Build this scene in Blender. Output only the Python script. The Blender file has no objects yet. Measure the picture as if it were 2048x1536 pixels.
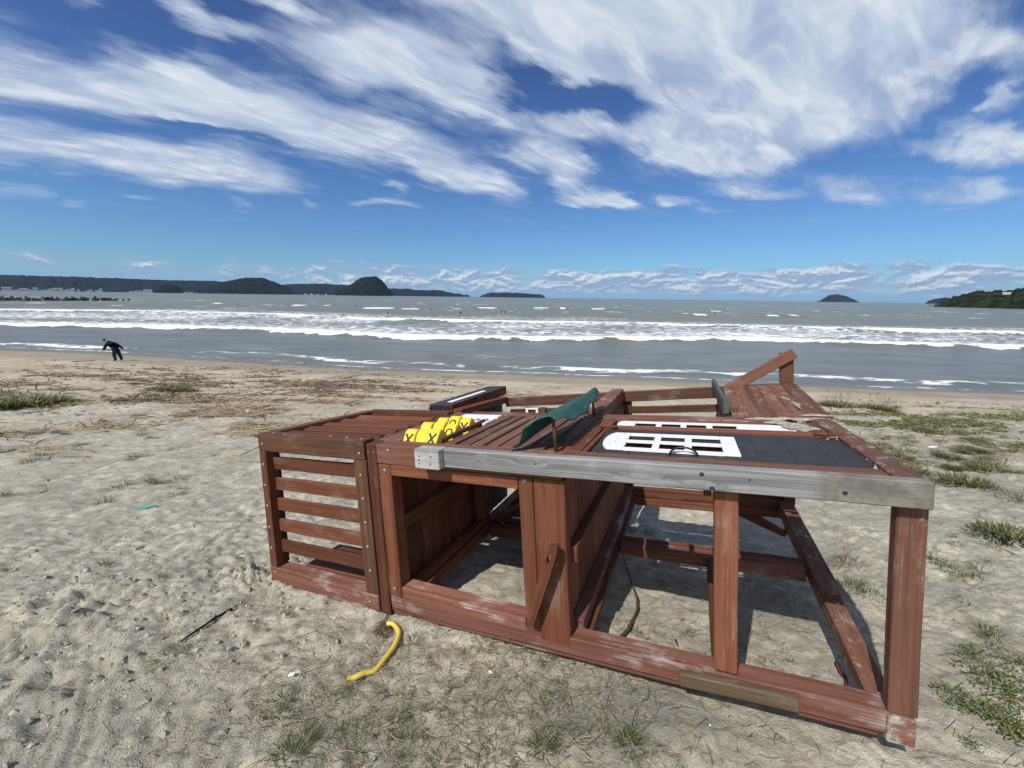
import bpy, bmesh, math, random
import numpy as np
from mathutils import Vector, Matrix
R_ = math.radians
random.seed(7)
SC = bpy.context.scene
COL = SC.collection
HAZE = 1.3e-5
CAMH = 4.9                                   # camera height above the water, metres
# ---------------------------------------------------------------- camera
F_PX, PITCH, ROLL = 806.86, R_(12.134), R_(0.802)
cp, sp, cr, sr = math.cos(PITCH), math.sin(PITCH), math.cos(ROLL), math.sin(ROLL)
_r, _d, _f = np.array([1, 0, 0.]), np.array([0, -sp, -cp]), np.array([0, cp, -sp])
RIGHT, DOWN, FWD = cr*_r - sr*_d, sr*_r + cr*_d, _f
cam = bpy.data.cameras.new('camera'); camo = bpy.data.objects.new('camera', cam); COL.objects.link(camo)
m = Matrix.Identity(4)
for i in range(3):
    m[i][0] = RIGHT[i]; m[i][1] = -DOWN[i]; m[i][2] = -FWD[i]
m[2][3] = CAMH
camo.matrix_world = m
cam.sensor_width = 36; cam.lens = F_PX/2048*36; cam.clip_start = .05; cam.clip_end = 90000
SC.camera = camo
# ---------------------------------------------------------------- light and exposure
SUN = Vector((-.43, -.48, .765)).normalized()          # direction towards the sun
sl = bpy.data.lights.new('sun', 'SUN'); sl.energy = 4.2; sl.angle = R_(.55); sl.color = (1, .955, .88)
so = bpy.data.objects.new('sun', sl); COL.objects.link(so)
so.rotation_euler = SUN.to_track_quat('Z', 'Y').to_euler()
SC.view_settings.view_transform = 'Standard'; SC.view_settings.look = 'None'
SC.view_settings.exposure = 0; SC.view_settings.gamma = 1
try: SC.view_settings.use_curve_mapping = False
except Exception: pass
SC.cycles.max_bounces = 6; SC.cycles.volume_bounces = 0

def ray(px, py):                              # direction of a photograph pixel (2048 px wide frame)
    v = RIGHT*(px-1024)/F_PX + DOWN*(py-768)/F_PX + FWD
    return v
# ---------------------------------------------------------------- node helpers
class NT:
    def __init__(s, tree): s.t = tree; s.n = tree.nodes; s.l = tree.links
    def new(s, ty, **k):
        n = s.n.new(ty)
        for a, b in k.items(): setattr(n, a, b)
        return n
    def put(s, node, idx, v):
        if v is None: return
        sock = node.inputs[idx]
        if isinstance(v, bpy.types.NodeSocket): s.l.new(v, sock)
        else:
            if hasattr(sock.default_value, '__len__') and not hasattr(v, '__len__'): v = (v,)*len(sock.default_value)
            if hasattr(sock.default_value, '__len__') and len(sock.default_value) == 4 and len(v) == 3: v = (*v, 1)
            sock.default_value = v
    def math(s, op, a, b=None, c=None, clamp=False):
        n = s.new('ShaderNodeMath', operation=op, use_clamp=clamp); s.put(n, 0, a); s.put(n, 1, b); s.put(n, 2, c); return n.outputs[0]
    def vm(s, op, a, b=None, scale=None):
        n = s.new('ShaderNodeVectorMath', operation=op); s.put(n, 0, a); s.put(n, 1, b)
        if scale is not None: s.put(n, 'Scale', scale)
        return n.outputs['Value'] if op in ('DOT_PRODUCT', 'LENGTH', 'DISTANCE') else n.outputs[0]
    def noise(s, vec, scale, detail=4, rough=.5, dist=0, color=False, dim='3D'):
        n = s.new('ShaderNodeTexNoise', noise_dimensions=dim); s.put(n, 'Vector', vec); s.put(n, 'Scale', scale); s.put(n, 'Detail', detail)
        s.put(n, 'Roughness', rough); s.put(n, 'Distortion', dist); return n.outputs['Color' if color else 'Fac']
    def mr(s, v, a, b, c=0., d=1., smooth=True):
        n = s.new('ShaderNodeMapRange', interpolation_type='SMOOTHSTEP' if smooth else 'LINEAR', clamp=True)
        for i, q in zip((0, 1, 2, 3, 4), (v, a, b, c, d)): s.put(n, i, q)
        return n.outputs[0]
    def mix(s, f, a, b, blend='MIX'):
        n = s.new('ShaderNodeMix', data_type='RGBA', blend_type=blend); s.put(n, 0, f); s.put(n, 6, a); s.put(n, 7, b); return n.outputs[2]
    def comb(s, x, y, z=0.):
        n = s.new('ShaderNodeCombineXYZ'); s.put(n, 0, x); s.put(n, 1, y); s.put(n, 2, z); return n.outputs[0]
    def sep(s, v):
        n = s.new('ShaderNodeSeparateXYZ'); s.put(n, 0, v); return n.outputs
    def attr(s, name): return s.new('ShaderNodeAttribute', attribute_name=name)
    def bump(s, h, strength=.3, dist=.01, normal=None):
        n = s.new('ShaderNodeBump'); s.put(n, 'Height', h); s.put(n, 'Strength', strength); s.put(n, 'Distance', dist)
        if normal is not None: s.put(n, 'Normal', normal)
        return n.outputs[0]
def mat(name):
    M_ = bpy.data.materials.new(name); M_.use_nodes = True
    nt = NT(M_.node_tree); b = nt.n['Principled BSDF']; return M_, nt, b
# ---------------------------------------------------------------- world: sky and clouds
W = bpy.data.worlds.new('World'); SC.world = W; W.use_nodes = True
w = NT(W.node_tree); bg = w.n['Background']
sky = w.new('ShaderNodeTexSky', sky_type='NISHITA', sun_disc=False)
sky.sun_elevation = math.asin(SUN.z); sky.sun_rotation = math.atan2(SUN.x, SUN.y)
sky.air_density = 1.0; sky.dust_density = .4; sky.ozone_density = 2.2
tc = w.new('ShaderNodeTexCoord'); D = w.vm('NORMALIZE', tc.outputs['Generated']); dx, dy, dz = w.sep(D)
K = .15
den = w.math('ADD', w.math('MAXIMUM', dz, 0.), K)
u = w.math('DIVIDE', dx, den); v = w.math('DIVIDE', dy, den)
UV = w.comb(u, v, 0.)
def uvp(px, py):
    q = ray(px, py); q = q/np.linalg.norm(q); return q[:2]/(max(q[2], 0)+K)
# wind streaks converge towards the right-hand low sky: rotate the plane so x runs along them
ang = math.atan2(1.3, 1.58)
rot = w.new('ShaderNodeVectorRotate', rotation_type='Z_AXIS'); w.put(rot, 'Vector', UV); w.put(rot, 'Angle', -ang)
US = w.vm('MULTIPLY', rot.outputs[0], (1., 2.6, 1.))
wc = w.noise(UV, 2.2, 3, .5, color=True); wc2 = w.noise(US, 6., 4, .6, color=True)
wv = w.vm('ADD', w.vm('SCALE', w.vm('SUBTRACT', wc, (.5, .5, .5)), scale=.42), w.vm('SCALE', w.vm('SUBTRACT', wc2, (.5, .5, .5)), scale=.13))
UVW = w.vm('ADD', UV, wv); UVW = w.vm('MULTIPLY', UVW, (1, 1, 0)); UV1 = w.vm('ADD', UVW, (0, 0, 1))
def blob(x0, y0, x1, y1, hw, amp):
    cx, cy = (x0+x1)/2, (y0+y1)/2
    L = max(math.hypot(x1-x0, y1-y0)/2, 1); ux, uy = (x1-x0)/2/L, (y1-y0)/2/L
    c = uvp(cx, cy); e = 12.
    a = (uvp(cx+ux*e, cy+uy*e)-uvp(cx-ux*e, cy-uy*e))/(2*e)*(L+hw)
    b = (uvp(cx-uy*e, cy+ux*e)-uvp(cx+uy*e, cy-ux*e))/(2*e)*hw
    Mi = np.linalg.inv(np.array([[a[0], b[0]], [a[1], b[1]]])); k = -Mi@c
    p = w.vm('DOT_PRODUCT', UV1, (Mi[0, 0], Mi[0, 1], k[0])); q = w.vm('DOT_PRODUCT', UV1, (Mi[1, 0], Mi[1, 1], k[1]))
    ln = w.vm('LENGTH', w.comb(p, q))
    return w.mr(ln, 1.15, .25, 0., amp)
BL = [  # long cirrus banks, then the wide veil on the right, low puffs, and the clear gaps
 (-120,120,160,170,95,1.05),(120,165,420,215,85,1.1),(380,205,640,265,80,1.05),(600,250,860,320,75,1.1),(820,310,1030,390,52,1.2),
 (-120,270,200,310,60,1.05),(180,310,420,340,48,1.),(380,320,610,375,45,.95),
 (340,20,420,70,34,.75),(400,75,560,100,34,.8),(540,0,640,40,34,.7),(150,0,230,20,40,.5),
 (600,100,800,150,90,.5),(700,120,960,200,80,.75),(940,170,1030,220,60,.7),
 (880,10,1100,60,110,.75),(1080,50,1180,120,95,.8),(1200,40,1420,60,150,.8),(1300,150,1500,230,150,.7),(1480,40,1800,90,150,.75),(1560,190,1800,200,150,.75),(1860,20,1980,80,110,.55),
 (1080,230,1220,270,55,.9),(1050,290,1180,370,50,.95),(1290,280,1430,330,55,.8),(1440,330,1620,290,70,.9),(1420,385,1600,385,22,.8),(1640,370,1780,400,34,.8),
 (1130,395,1270,408,20,1.),(1200,375,1250,395,24,.8),(1300,400,1390,410,16,.8),(1870,310,2050,300,50,.95),(1830,385,2060,380,32,.9),(1990,180,2080,200,24,.7),(1960,240,2080,290,50,.8),
 (690,402,860,410,9,.7),(-30,380,70,385,20,.5),(80,400,180,412,9,.6),(750,370,830,382,9,.6),(440,400,490,412,12,.5),(250,396,320,398,9,.5),(590,400,640,408,9,.5),(1380,425,1460,425,7,.35),(1880,418,1970,418,6,.5),
 (1180,60,1750,140,290,.55),(680,40,1050,70,170,.42),(1250,300,1500,300,100,.42),(1850,60,2100,120,150,.35),(860,190,1100,330,80,.30),
 (1030,150,1260,190,45,-.85),(1180,200,1290,235,40,-.5),(640,60,980,40,40,-.15),(230,60,420,140,34,-.5),(1880,190,1990,180,40,-.5),(1760,340,1880,330,26,-.6),(250,232,640,300,12,-.8)]
cov = None
for bsp in BL:
    o_ = blob(*bsp); cov = o_ if cov is None else w.math('ADD', cov, o_)
fill_veil = w.math('MULTIPLY', w.mr(dy, .25, -.25), .95); cov = w.math('ADD', cov, fill_veil)  # unseen cloud cover behind the camera, added for neutral fill light
n1 = w.noise(US, 2.4, 7, .54, 1.3); n2 = w.noise(US, 8., 6, .54, .8); n3 = w.noise(UVW, 12., 6, .56, .3)
tex = w.math('ADD', w.math('ADD', w.math('MULTIPLY', n1, 1.0), w.math('MULTIPLY', n2, .38)), w.math('MULTIPLY', n3, .30))   # mean about .97
cs = w.math('ADD', cov, w.math('MULTIPLY', w.math('SUBTRACT', tex, .850), 1.12))
dens = w.mr(cs, -.05, 1.25)
dens = w.math('MULTIPLY', w.math('POWER', dens, .95), .92)
# bright and grey parts of the veil
br_n = w.noise(US, 1.6, 5, .55, .6)
ccol = w.mix(w.mr(br_n, .30, .72), (.36, .46, .66), (.60, .69, .82))
br2_ = w.noise(US, 3.2, 6, .55, .8)
ccol = w.mix(w.math('MULTIPLY', w.mr(br2_, .36, .74), w.mr(cs, .5, 1.1, 0, .8)), ccol, (.86, .90, .94))
# low cumulus near the horizon, in azimuth and elevation
az = w.math('ARCTAN2', dx, dy); el = w.math('ARCSINE', dz)
AE = w.comb(w.math('MULTIPLY', az, 1.), w.math('MULTIPLY', el, 2.6), 0.)
c1 = w.noise(AE, 13., 10, .60, .25, dim='2D'); c1b = w.noise(w.vm('ADD', AE, (.003, -.012, 0)), 13., 10, .60, .25, dim='2D')
azm = w.mr(az, -.75, -.2, .50, 1.)                       # fewer to the left
band = w.math('MULTIPLY', w.mr(el, .0, .02), w.mr(el, .098, .045))
thr = w.math('SUBTRACT', .815, w.math('MULTIPLY', w.math('MULTIPLY', band, azm), .49))
cd = w.mr(w.math('SUBTRACT', c1, thr), -.06, .17)
shade = w.mr(w.math('SUBTRACT', c1b, c1), -.04, .10)
cuc = w.mix(shade, (.30, .42, .62), (.74, .80, .87))
# clear-sky colour
skc = w.mix(1., sky.outputs[0], (.50, .72, 1.02, 1), 'MULTIPLY')
hz = w.mr(el, .0, .5, 1., 0., smooth=False)
skc = w.mix(1., skc, w.mix(hz, (.85, .80, .90), (1.0, 1.12, 1.10)), 'MULTIPLY')
S = .1
def s10(c): return w.vm('SCALE', c, scale=1/S)
lowhaze = w.mr(el, 0., .085, .75, 0.)
skc = w.mix(lowhaze, skc, tuple(x/S for x in (.26, .46, .74)))
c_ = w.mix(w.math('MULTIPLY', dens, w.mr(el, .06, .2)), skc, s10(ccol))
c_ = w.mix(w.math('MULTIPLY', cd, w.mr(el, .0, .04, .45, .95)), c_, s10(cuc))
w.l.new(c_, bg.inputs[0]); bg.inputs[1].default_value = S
# ---------------------------------------------------------------- numpy noise
def _h(ix, iy, s):
    n = (ix.astype(np.int64)*374761393 + iy.astype(np.int64)*668265263 + s*974634777) & 0xffffffff
    n = ((n ^ (n >> 13))*1274126177) & 0xffffffff
    return ((n ^ (n >> 16)) & 0xffff)/65535.
def vn(x, y, s=0):
    x = np.asarray(x, float); y = np.asarray(y, float)
    ix, iy = np.floor(x), np.floor(y); fx, fy = x-ix, y-iy
    ax, ay = fx*fx*fx*(fx*(fx*6-15)+10), fy*fy*fy*(fy*(fy*6-15)+10)
    a = _h(ix, iy, s); b = _h(ix+1, iy, s); c = _h(ix, iy+1, s); d = _h(ix+1, iy+1, s)
    return (a*(1-ax)+b*ax)*(1-ay) + (c*(1-ax)+d*ax)*ay - .5
def fbm(x, y, o=4, s=0, g=.5):
    t = 0; a = 1.; c, sn = math.cos(.6), math.sin(.6)
    for i in range(o):
        t = t + a*vn(x, y, s+i*17); x, y = (c*x-sn*y)*2.03+3.1, (sn*x+c*y)*2.03+1.7; a *= g
    return t
def sstep(a, b, x):
    t = np.clip((x-a)/(b-a), 0, 1); return t*t*(3-2*t)
# ---------------------------------------------------------------- shoreline and breaker curves on the water plane
def wpt(px, py):
    q = ray(px, py); k = -CAMH/q[2]; return q[0]*k, q[1]*k
def curve(pts):
    P = sorted(wpt(*p) for p in pts); X = np.array([p[0] for p in P]); Y = np.array([p[1] for p in P])
    sl0 = (Y[1]-Y[0])/(X[1]-X[0]); sl1 = (Y[-1]-Y[-2])/(X[-1]-X[-2])
    def f(x):
        x = np.asarray(x, float); r = np.interp(x, X, Y)
        r = np.where(x < X[0], Y[0]+sl0*np.maximum(x-X[0], -60), r); return np.where(x > X[-1], Y[-1]+sl1*np.minimum(x-X[-1], 60), r)
    return f
shore = curve([(0,695),(250,706),(512,722),(768,737),(1024,746),(1280,756),(1536,766),(1792,777),(2048,786)])
brk1 = curve([(0,652),(260,655),(512,661),(640,668),(768,675),(900,680),(1100,681),(1280,682),(1536,683),(1792,692),(2048,698)])
brk2 = curve([(0,622),(256,624),(384,627),(512,631),(768,640),(1024,646),(1280,651),(1536,657),(1792,664),(2048,669)])
# ---------------------------------------------------------------- ground height
PY = np.array([-12, 0, 4, 7, 10, 14, 20, 25.5, 31, 60.])
PZ = np.array([.5, -1.384, -2.164, -2.66, -3.06, -3.55, -4.38, -4.90, -5.25, -7.])
def macro(x, y):
    ratio = 25.6/np.maximum(shore(x), 10); ye = y*(1+(ratio-1)*sstep(4, 14, y))
    z = np.interp(ye, PY, PZ)
    for d_ in (-.8, .8): z = z+np.interp(ye+d_, PY, PZ)
    z = z/3+.027*np.clip(x, -8, 8)*(1-sstep(5, 12, y))
    return z, ye
foot = []
rs = np.random.RandomState(3)
for k in range(150):
    foot.append((rs.uniform(-7, -.6), rs.uniform(.7, 7.5), rs.uniform(0, 6.28), rs.uniform(.6, 1.1)))
for k in range(60): foot.append((rs.uniform(2.6, 7), rs.uniform(1.2, 7), rs.uniform(0, 6.28), rs.uniform(.5, 1.)))
def gz(x, y):
    x = np.asarray(x, float); y = np.asarray(y, float)
    z, ye = macro(x, y)
    dist = np.hypot(x, y)
    amp = 1-.9*sstep(17, 21, ye)
    # calmer sand under and in front of the toppled frame
    hx = .9143*(x-1.3307)-.3913*(y-1.1939); hy = .399*(x-1.3307)+.9145*(y-1.1939)
    near = sstep(-3.9, -3.2, hx)*(1-sstep(.1, .7, hx))*sstep(-.5, -.05, hy)*(1-sstep(2.1, 2.8, hy))
    lump = sstep(-.25, .25, fbm(x*.8, y*.8, 2, 5))
    q_ = np.clip((y-.95)/.75, 0, 1.6); tx = x-(-1.545-.62*q_**1.25); tb = np.exp(-(tx/.2)**4)*sstep(2.0, 1.5, y)*(y > .3); amp = amp*(1-.65*tb)
    z = z + amp*(.075*fbm(x*.45, y*.45, 3, 1)*(1-near) + .036*fbm(x*2.2, y*2.2, 3, 2)*(1-.75*near)
        + (.020*fbm(x*7, y*7, 4, 3, .6)*(.45+.75*lump) + .020*(.17-np.abs(fbm(x*11+.6*fbm(x*5, y*5, 2, 14), y*13, 3, 9, .6))))*(1-.35*near))
    z = z + amp*.021*fbm(x*23, y*23, 3, 33, .65)*(1-.5*near)*(dist < 9)
    z = z - .03*near - .09*near*sstep(.9, 2., hy)
    small = x.size < 40; fx_ = float(np.mean(x)) if small else 0; fy_ = float(np.mean(y)) if small else 0; sp_ = float(np.ptp(x)+np.ptp(y)) if small else 0
    for fx, fy, fa, fs in foot:
        if small and (abs(fx-fx_) > .4+sp_ or abs(fy-fy_) > .4+sp_): continue
        m_ = (np.abs(x-fx) < .4) & (np.abs(y-fy) < .4)
        if not np.any(m_): continue
        a = (x-fx)*math.cos(fa)+(y-fy)*math.sin(fa); b = -(x-fx)*math.sin(fa)+(y-fy)*math.cos(fa)
        r = np.sqrt((a/.14)**2+(b/.062)**2)
        z = np.where(m_, z-fs*.017*(1-sstep(.6, 1.05, r))+fs*.005*np.exp(-((r-1.35)/.3)**2), z)
    # a pair of bicycle-like tyre tracks, lower left
    trk = 0
    for o_ in (-.11, -.055, .0, .075, .13): trk = trk + np.exp(-((tx-o_)/.016)**2)
    z = z - .020*trk*sstep(2.0, 1.5, y)*(0.8+.8*vn(x*4, y*4, 4))
    # crumbled sand banked against the sunk left corner of the frame, scoured hollow along the right
    cb = np.exp(-((hx+3.32)/.10)**2-((hy-.10)/.28)**2)+.8*np.exp(-((hx+3.30)/.25)**2-((hy+.12)/.09)**2); z = z+cb*(.035+.10*fbm(x*20, y*20, 4, 15, .7))
    z = z + .022*np.exp(-((hy+.06)/.08)**2)*sstep(-3.35, -3.1, hx)*(1-sstep(-1.6, -.9, hx))*(1+1.2*vn(x*6, y*6, 3))
    # dug heap of crumbly sand at the far left edge
    heap = np.exp(-(((x+2.55)/.45)**2+((y-1.95)/.38)**2)); z = z+heap*(.06+.09*fbm(x*9, y*9, 4, 12, .65))
    heap = np.exp(-(((x+1.95)/.2)**2+((y-1.5)/.14)**2)); z = z+heap*(.02+.06*fbm(x*14, y*14, 3, 12, .65))
    # soft berms with grass, right
    z = z + .16*np.exp(-(((x-10.3)/2.4)**2+((y-10.4)/.9)**2)) + .10*np.exp(-(((x+9.)/2.5)**2+((y-11.)/1.)**2))
    return z+CAMH
def gz1(x, y): return float(gz(np.array([x]), np.array([y]))[0])
TT = np.geomspace(.5, 90, 260)
def at(px, py):                               # where the sight line of a photo pixel meets the sand
    q = ray(px, py)
    zg, _ = macro(q[0]*TT, q[1]*TT); below = np.nonzero(q[2]*TT < zg)[0]; k = below[0] if len(below) else len(TT)-1
    lo, hi = TT[max(k-4, 0)], TT[min(k+3, len(TT)-1)]
    for _ in range(2):
        t = np.linspace(lo, hi, 14); z = gz(q[0]*t, q[1]*t); b_ = np.nonzero(q[2]*t+CAMH < z)[0]; k = max(b_[0], 1) if len(b_) else 13
        lo, hi = t[k-1], t[k]
    p = q*(lo+hi)/2; return Vector((p[0], p[1], gz1(p[0], p[1])))
def axis(segs):
    out = [segs[0][0]]
    for a, b, st0, st1 in segs:
        x = a
        n = max(1, int(abs(b-a)/((st0+st1)/2)))
        t = np.linspace(0, 1, n+1)[1:]
        r = st1/st0
        f = t if abs(r-1) < 1e-3 else (r**t-1)/(r-1)
        out += list(a+(b-a)*f)
    return np.array(out)
def tag(o, label=None, cat=None, group=None, kind=None):
    if label: o['label'] = label
    if cat: o['category'] = cat
    if group: o['group'] = group
    if kind: o['kind'] = kind
    return o
def grid_obj(name, X, Y, Zf, material, attrs=()):
    gx, gy = np.meshgrid(X, Y); x, y = gx.ravel(), gy.ravel(); z = Zf(x, y)
    nx, ny = len(X), len(Y)
    i = np.arange((nx-1)*(ny-1)); r, c = i//(nx-1), i % (nx-1); a = r*nx+c
    faces = np.stack([a, a+1, a+nx+1, a+nx], 1).ravel()
    me = bpy.data.meshes.new(name); me.vertices.add(nx*ny); me.vertices.foreach_set('co', np.stack([x, y, z], 1).ravel().astype(np.float32))
    nf = len(i); me.loops.add(nf*4); me.loops.foreach_set('vertex_index', faces.astype(np.int32))
    me.polygons.add(nf); me.polygons.foreach_set('loop_start', (np.arange(nf)*4).astype(np.int32)); me.polygons.foreach_set('loop_total', np.full(nf, 4, np.int32))
    me.polygons.foreach_set('use_smooth', np.ones(nf, bool))
    me.update(); me.validate()
    for an, fn in attrs:
        at_ = me.attributes.new(an, 'FLOAT', 'POINT'); at_.data.foreach_set('value', fn(x, y, z).astype(np.float32))
    me.materials.append(material); o = bpy.data.objects.new(name, me); COL.objects.link(o); return o
# ---------------------------------------------------------------- sand
Ms, n, b = mat('sand')
g = n.new('ShaderNodeNewGeometry').outputs['Position']
tan = n.attr('tan').outputs['Fac']; wet = n.attr('wet').outputs['Fac']
f1 = n.noise(g, 1.3, 5, .6); f2 = n.noise(g, 9, 6, .65); f3 = n.noise(g, 420, 2, .7); f4 = n.noise(g, 45, 4, .7)
c = n.mix(n.mr(f2, .35, .68), (.395, .362, .285), (.645, .60, .485))
c = n.mix(n.mr(f1, .35, .7, 0, .6), c, (.285, .265, .22))
c = n.mix(n.mr(f4, .55, .72, 0, .5), c, (.20, .19, .165))
ct = n.mix(n.mr(n.noise(g, .5, 5, .6), .35, .65), (.42, .35, .255), (.56, .485, .37))
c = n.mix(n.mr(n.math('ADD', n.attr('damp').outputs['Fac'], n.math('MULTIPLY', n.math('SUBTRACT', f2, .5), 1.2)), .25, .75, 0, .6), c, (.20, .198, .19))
c = n.mix(tan, c, ct)
c = n.mix(wet, c, (.21, .175, .125))
c = n.mix(1., c, n.mix(n.mr(f3, .3, .7), (.72, .72, .73), (1.22, 1.22, 1.2)), 'MULTIPLY')
spk = n.mr(n.noise(g, 160, 1, .5), .74, .78); c = n.mix(n.math('MULTIPLY', spk, .5), c, (.8, .77, .7))
n.l.new(c, b.inputs['Base Color']); n.put(b, 'Roughness', n.mr(wet, .45, 1, .95, .35)); n.put(b, 'Specular IOR Level', n.mr(wet, .3, 1, .1, .5))
hb = n.math('ADD', n.math('MULTIPLY', f4, 1.), n.math('MULTIPLY', n.noise(g, 180, 3, .7), .35))
n.l.new(n.bump(hb, .8, .016), b.inputs['Normal'])
GX = axis([(-400, -60, 30, 4), (-60, -14, 3, .25), (-14, -5, .18, .05), (-5, -2.6, .035, .018), (-2.6, 3.2, .0145, .0145), (3.2, 6.5, .016, .05), (6.5, 18, .06, .2), (18, 60, .3, 3), (60, 400, 4, 30)])
GY = axis([(-40, -2, 6, .8), (-2, .5, .3, .03), (.5, 3.2, .0145, .0145), (3.2, 8, .015, .05), (8, 16, .05, .09), (16, 34, .12, .25), (34, 70, 1, 4)])
def f_tan(x, y, z): 
    _, ye = macro(x, y); return sstep(8.5, 13.5, ye+1.6*fbm(x*.4, y*.4, 3, 21))
def f_wet(x, y, z):
    _, ye = macro(x, y); return sstep(20.3, 21.8, ye+.9*fbm(x*.12, y*.3, 3, 23))*.55+.45*sstep(23.8, 24.8, ye+.5*fbm(x*.2, y*.5, 2, 24))
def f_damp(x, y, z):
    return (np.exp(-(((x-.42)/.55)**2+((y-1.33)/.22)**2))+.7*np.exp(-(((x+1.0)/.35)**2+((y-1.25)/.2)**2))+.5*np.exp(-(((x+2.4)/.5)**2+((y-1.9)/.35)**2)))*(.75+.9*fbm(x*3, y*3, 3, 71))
ground = grid_obj('ground', GX, GY, gz, Ms, [('tan', f_tan), ('wet', f_wet), ('damp', f_damp)]); tag(ground, kind='structure')
# ---------------------------------------------------------------- sea
Mw, n, b = mat('sea_water')
g = n.new('ShaderNodeNewGeometry').outputs['Position']
foam = n.attr('foam').outputs['Fac']; far = n.attr('far').outputs['Fac']
gs = n.vm('MULTIPLY', g, (.42, 1., 1.))
pn = n.noise(gs, 1.9, 9, .74, .5); pn2 = n.noise(gs, .35, 5, .6)
# lacy foam: threshold of a cellular web and noise
vor = n.new('ShaderNodeTexVoronoi', feature='DISTANCE_TO_EDGE'); n.put(vor, 'Vector', n.vm('ADD', gs, n.vm('SCALE', n.noise(gs, 1.1, 4, .6, color=True), scale=1.3))); n.put(vor, 'Scale', .9)
web = n.mr(vor.outputs['Distance'], 0., .22, .25, -.1)
fm = n.math('ADD', n.math('ADD', foam, n.math('MULTIPLY', n.math('SUBTRACT', pn, .5), n.math('ADD', .35, n.math('MULTIPLY', n.mr(foam, 0., .5), .9)))), n.math('MULTIPLY', web, n.mr(foam, .02, .3)))
fmask = n.mr(fm, .38, .70)
olive = n.mix(n.mr(pn2, .35, .65), (.150, .155, .115), (.195, .195, .140)); blue = n.mix(n.mr(pn2, .35, .65), (.140, .150, .135), (.19, .195, .175))
wcl = n.mix(far, blue, olive)
c = n.mix(fmask, wcl, (.80, .82, .83))
n.l.new(c, b.inputs['Base Color']); n.put(b, 'Roughness', n.math('ADD', .28, n.math('MULTIPLY', fmask, .6))); n.put(b, 'IOR', 1.33); n.put(b, 'Specular IOR Level', .16)
sc_ = n.new('ShaderNodeCameraData')
h1 = n.noise(n.vm('MULTIPLY', g, (.5, 1.3, 1.)), .7, 7, .62); h2 = n.noise(n.vm('MULTIPLY', g, (.35, 1., 1.)), .11, 6, .6)
hh = n.math('ADD', n.math('MULTIPLY', h1, .45), n.math('ADD', n.math('MULTIPLY', h2, .9), n.math('MULTIPLY', fmask, .10)))
n.l.new(n.bump(hh, .9, .75), b.inputs['Normal'])
def swell(x, y):
    z = .10*np.sin((y-shore(x)*.6)*.55+1.5*fbm(x*.02, y*.02, 2, 31)*3)*sstep(28, 60, y)*(1-sstep(200, 500, y))
    for fn, H, wd in ((brk1, .42, 1.2), (brk2, .5, 1.8)):
        d_ = y-fn(x)-1.2*fbm(x*.12, y*0, 3, 35)
        z = z + H*np.exp(-((d_-.9)/wd)**2)*np.where(d_ < .9, 1, np.exp(-np.maximum(d_-.9, 0)*.1))*(.9+.4*vn(x*.15, x*0, 8))
    d_ = y-shore(x); z = z+.10*np.exp(-((d_-2.6)/.55)**2)*(.6+1.2*vn(x*.25, x*0, 9))
    for (cx, cy, hw) in outer:
        z = z + .75*np.exp(-((y-cy-1.8)/3.)**2)*np.exp(-((x-cx)/(hw*2.2+3))**2)
    return z
outer = []
for px0, px1, py in ((577,615,613),(650,664,614),(722,788,619),(802,842,621),(953,990,618),(1064,1094,619),(1122,1130,620),(1186,1210,621),(1368,1378,631),(1388,1412,633),(1424,1443,625),(420,448,610),(1538,1556,636),(1580,1600,636),(60,90,598)):
    a, c2 = wpt(px0, py), wpt(px1, py); outer.append(((a[0]+c2[0])/2, (a[1]+c2[1])/2, abs(c2[0]-a[0])/2+.3))
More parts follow.
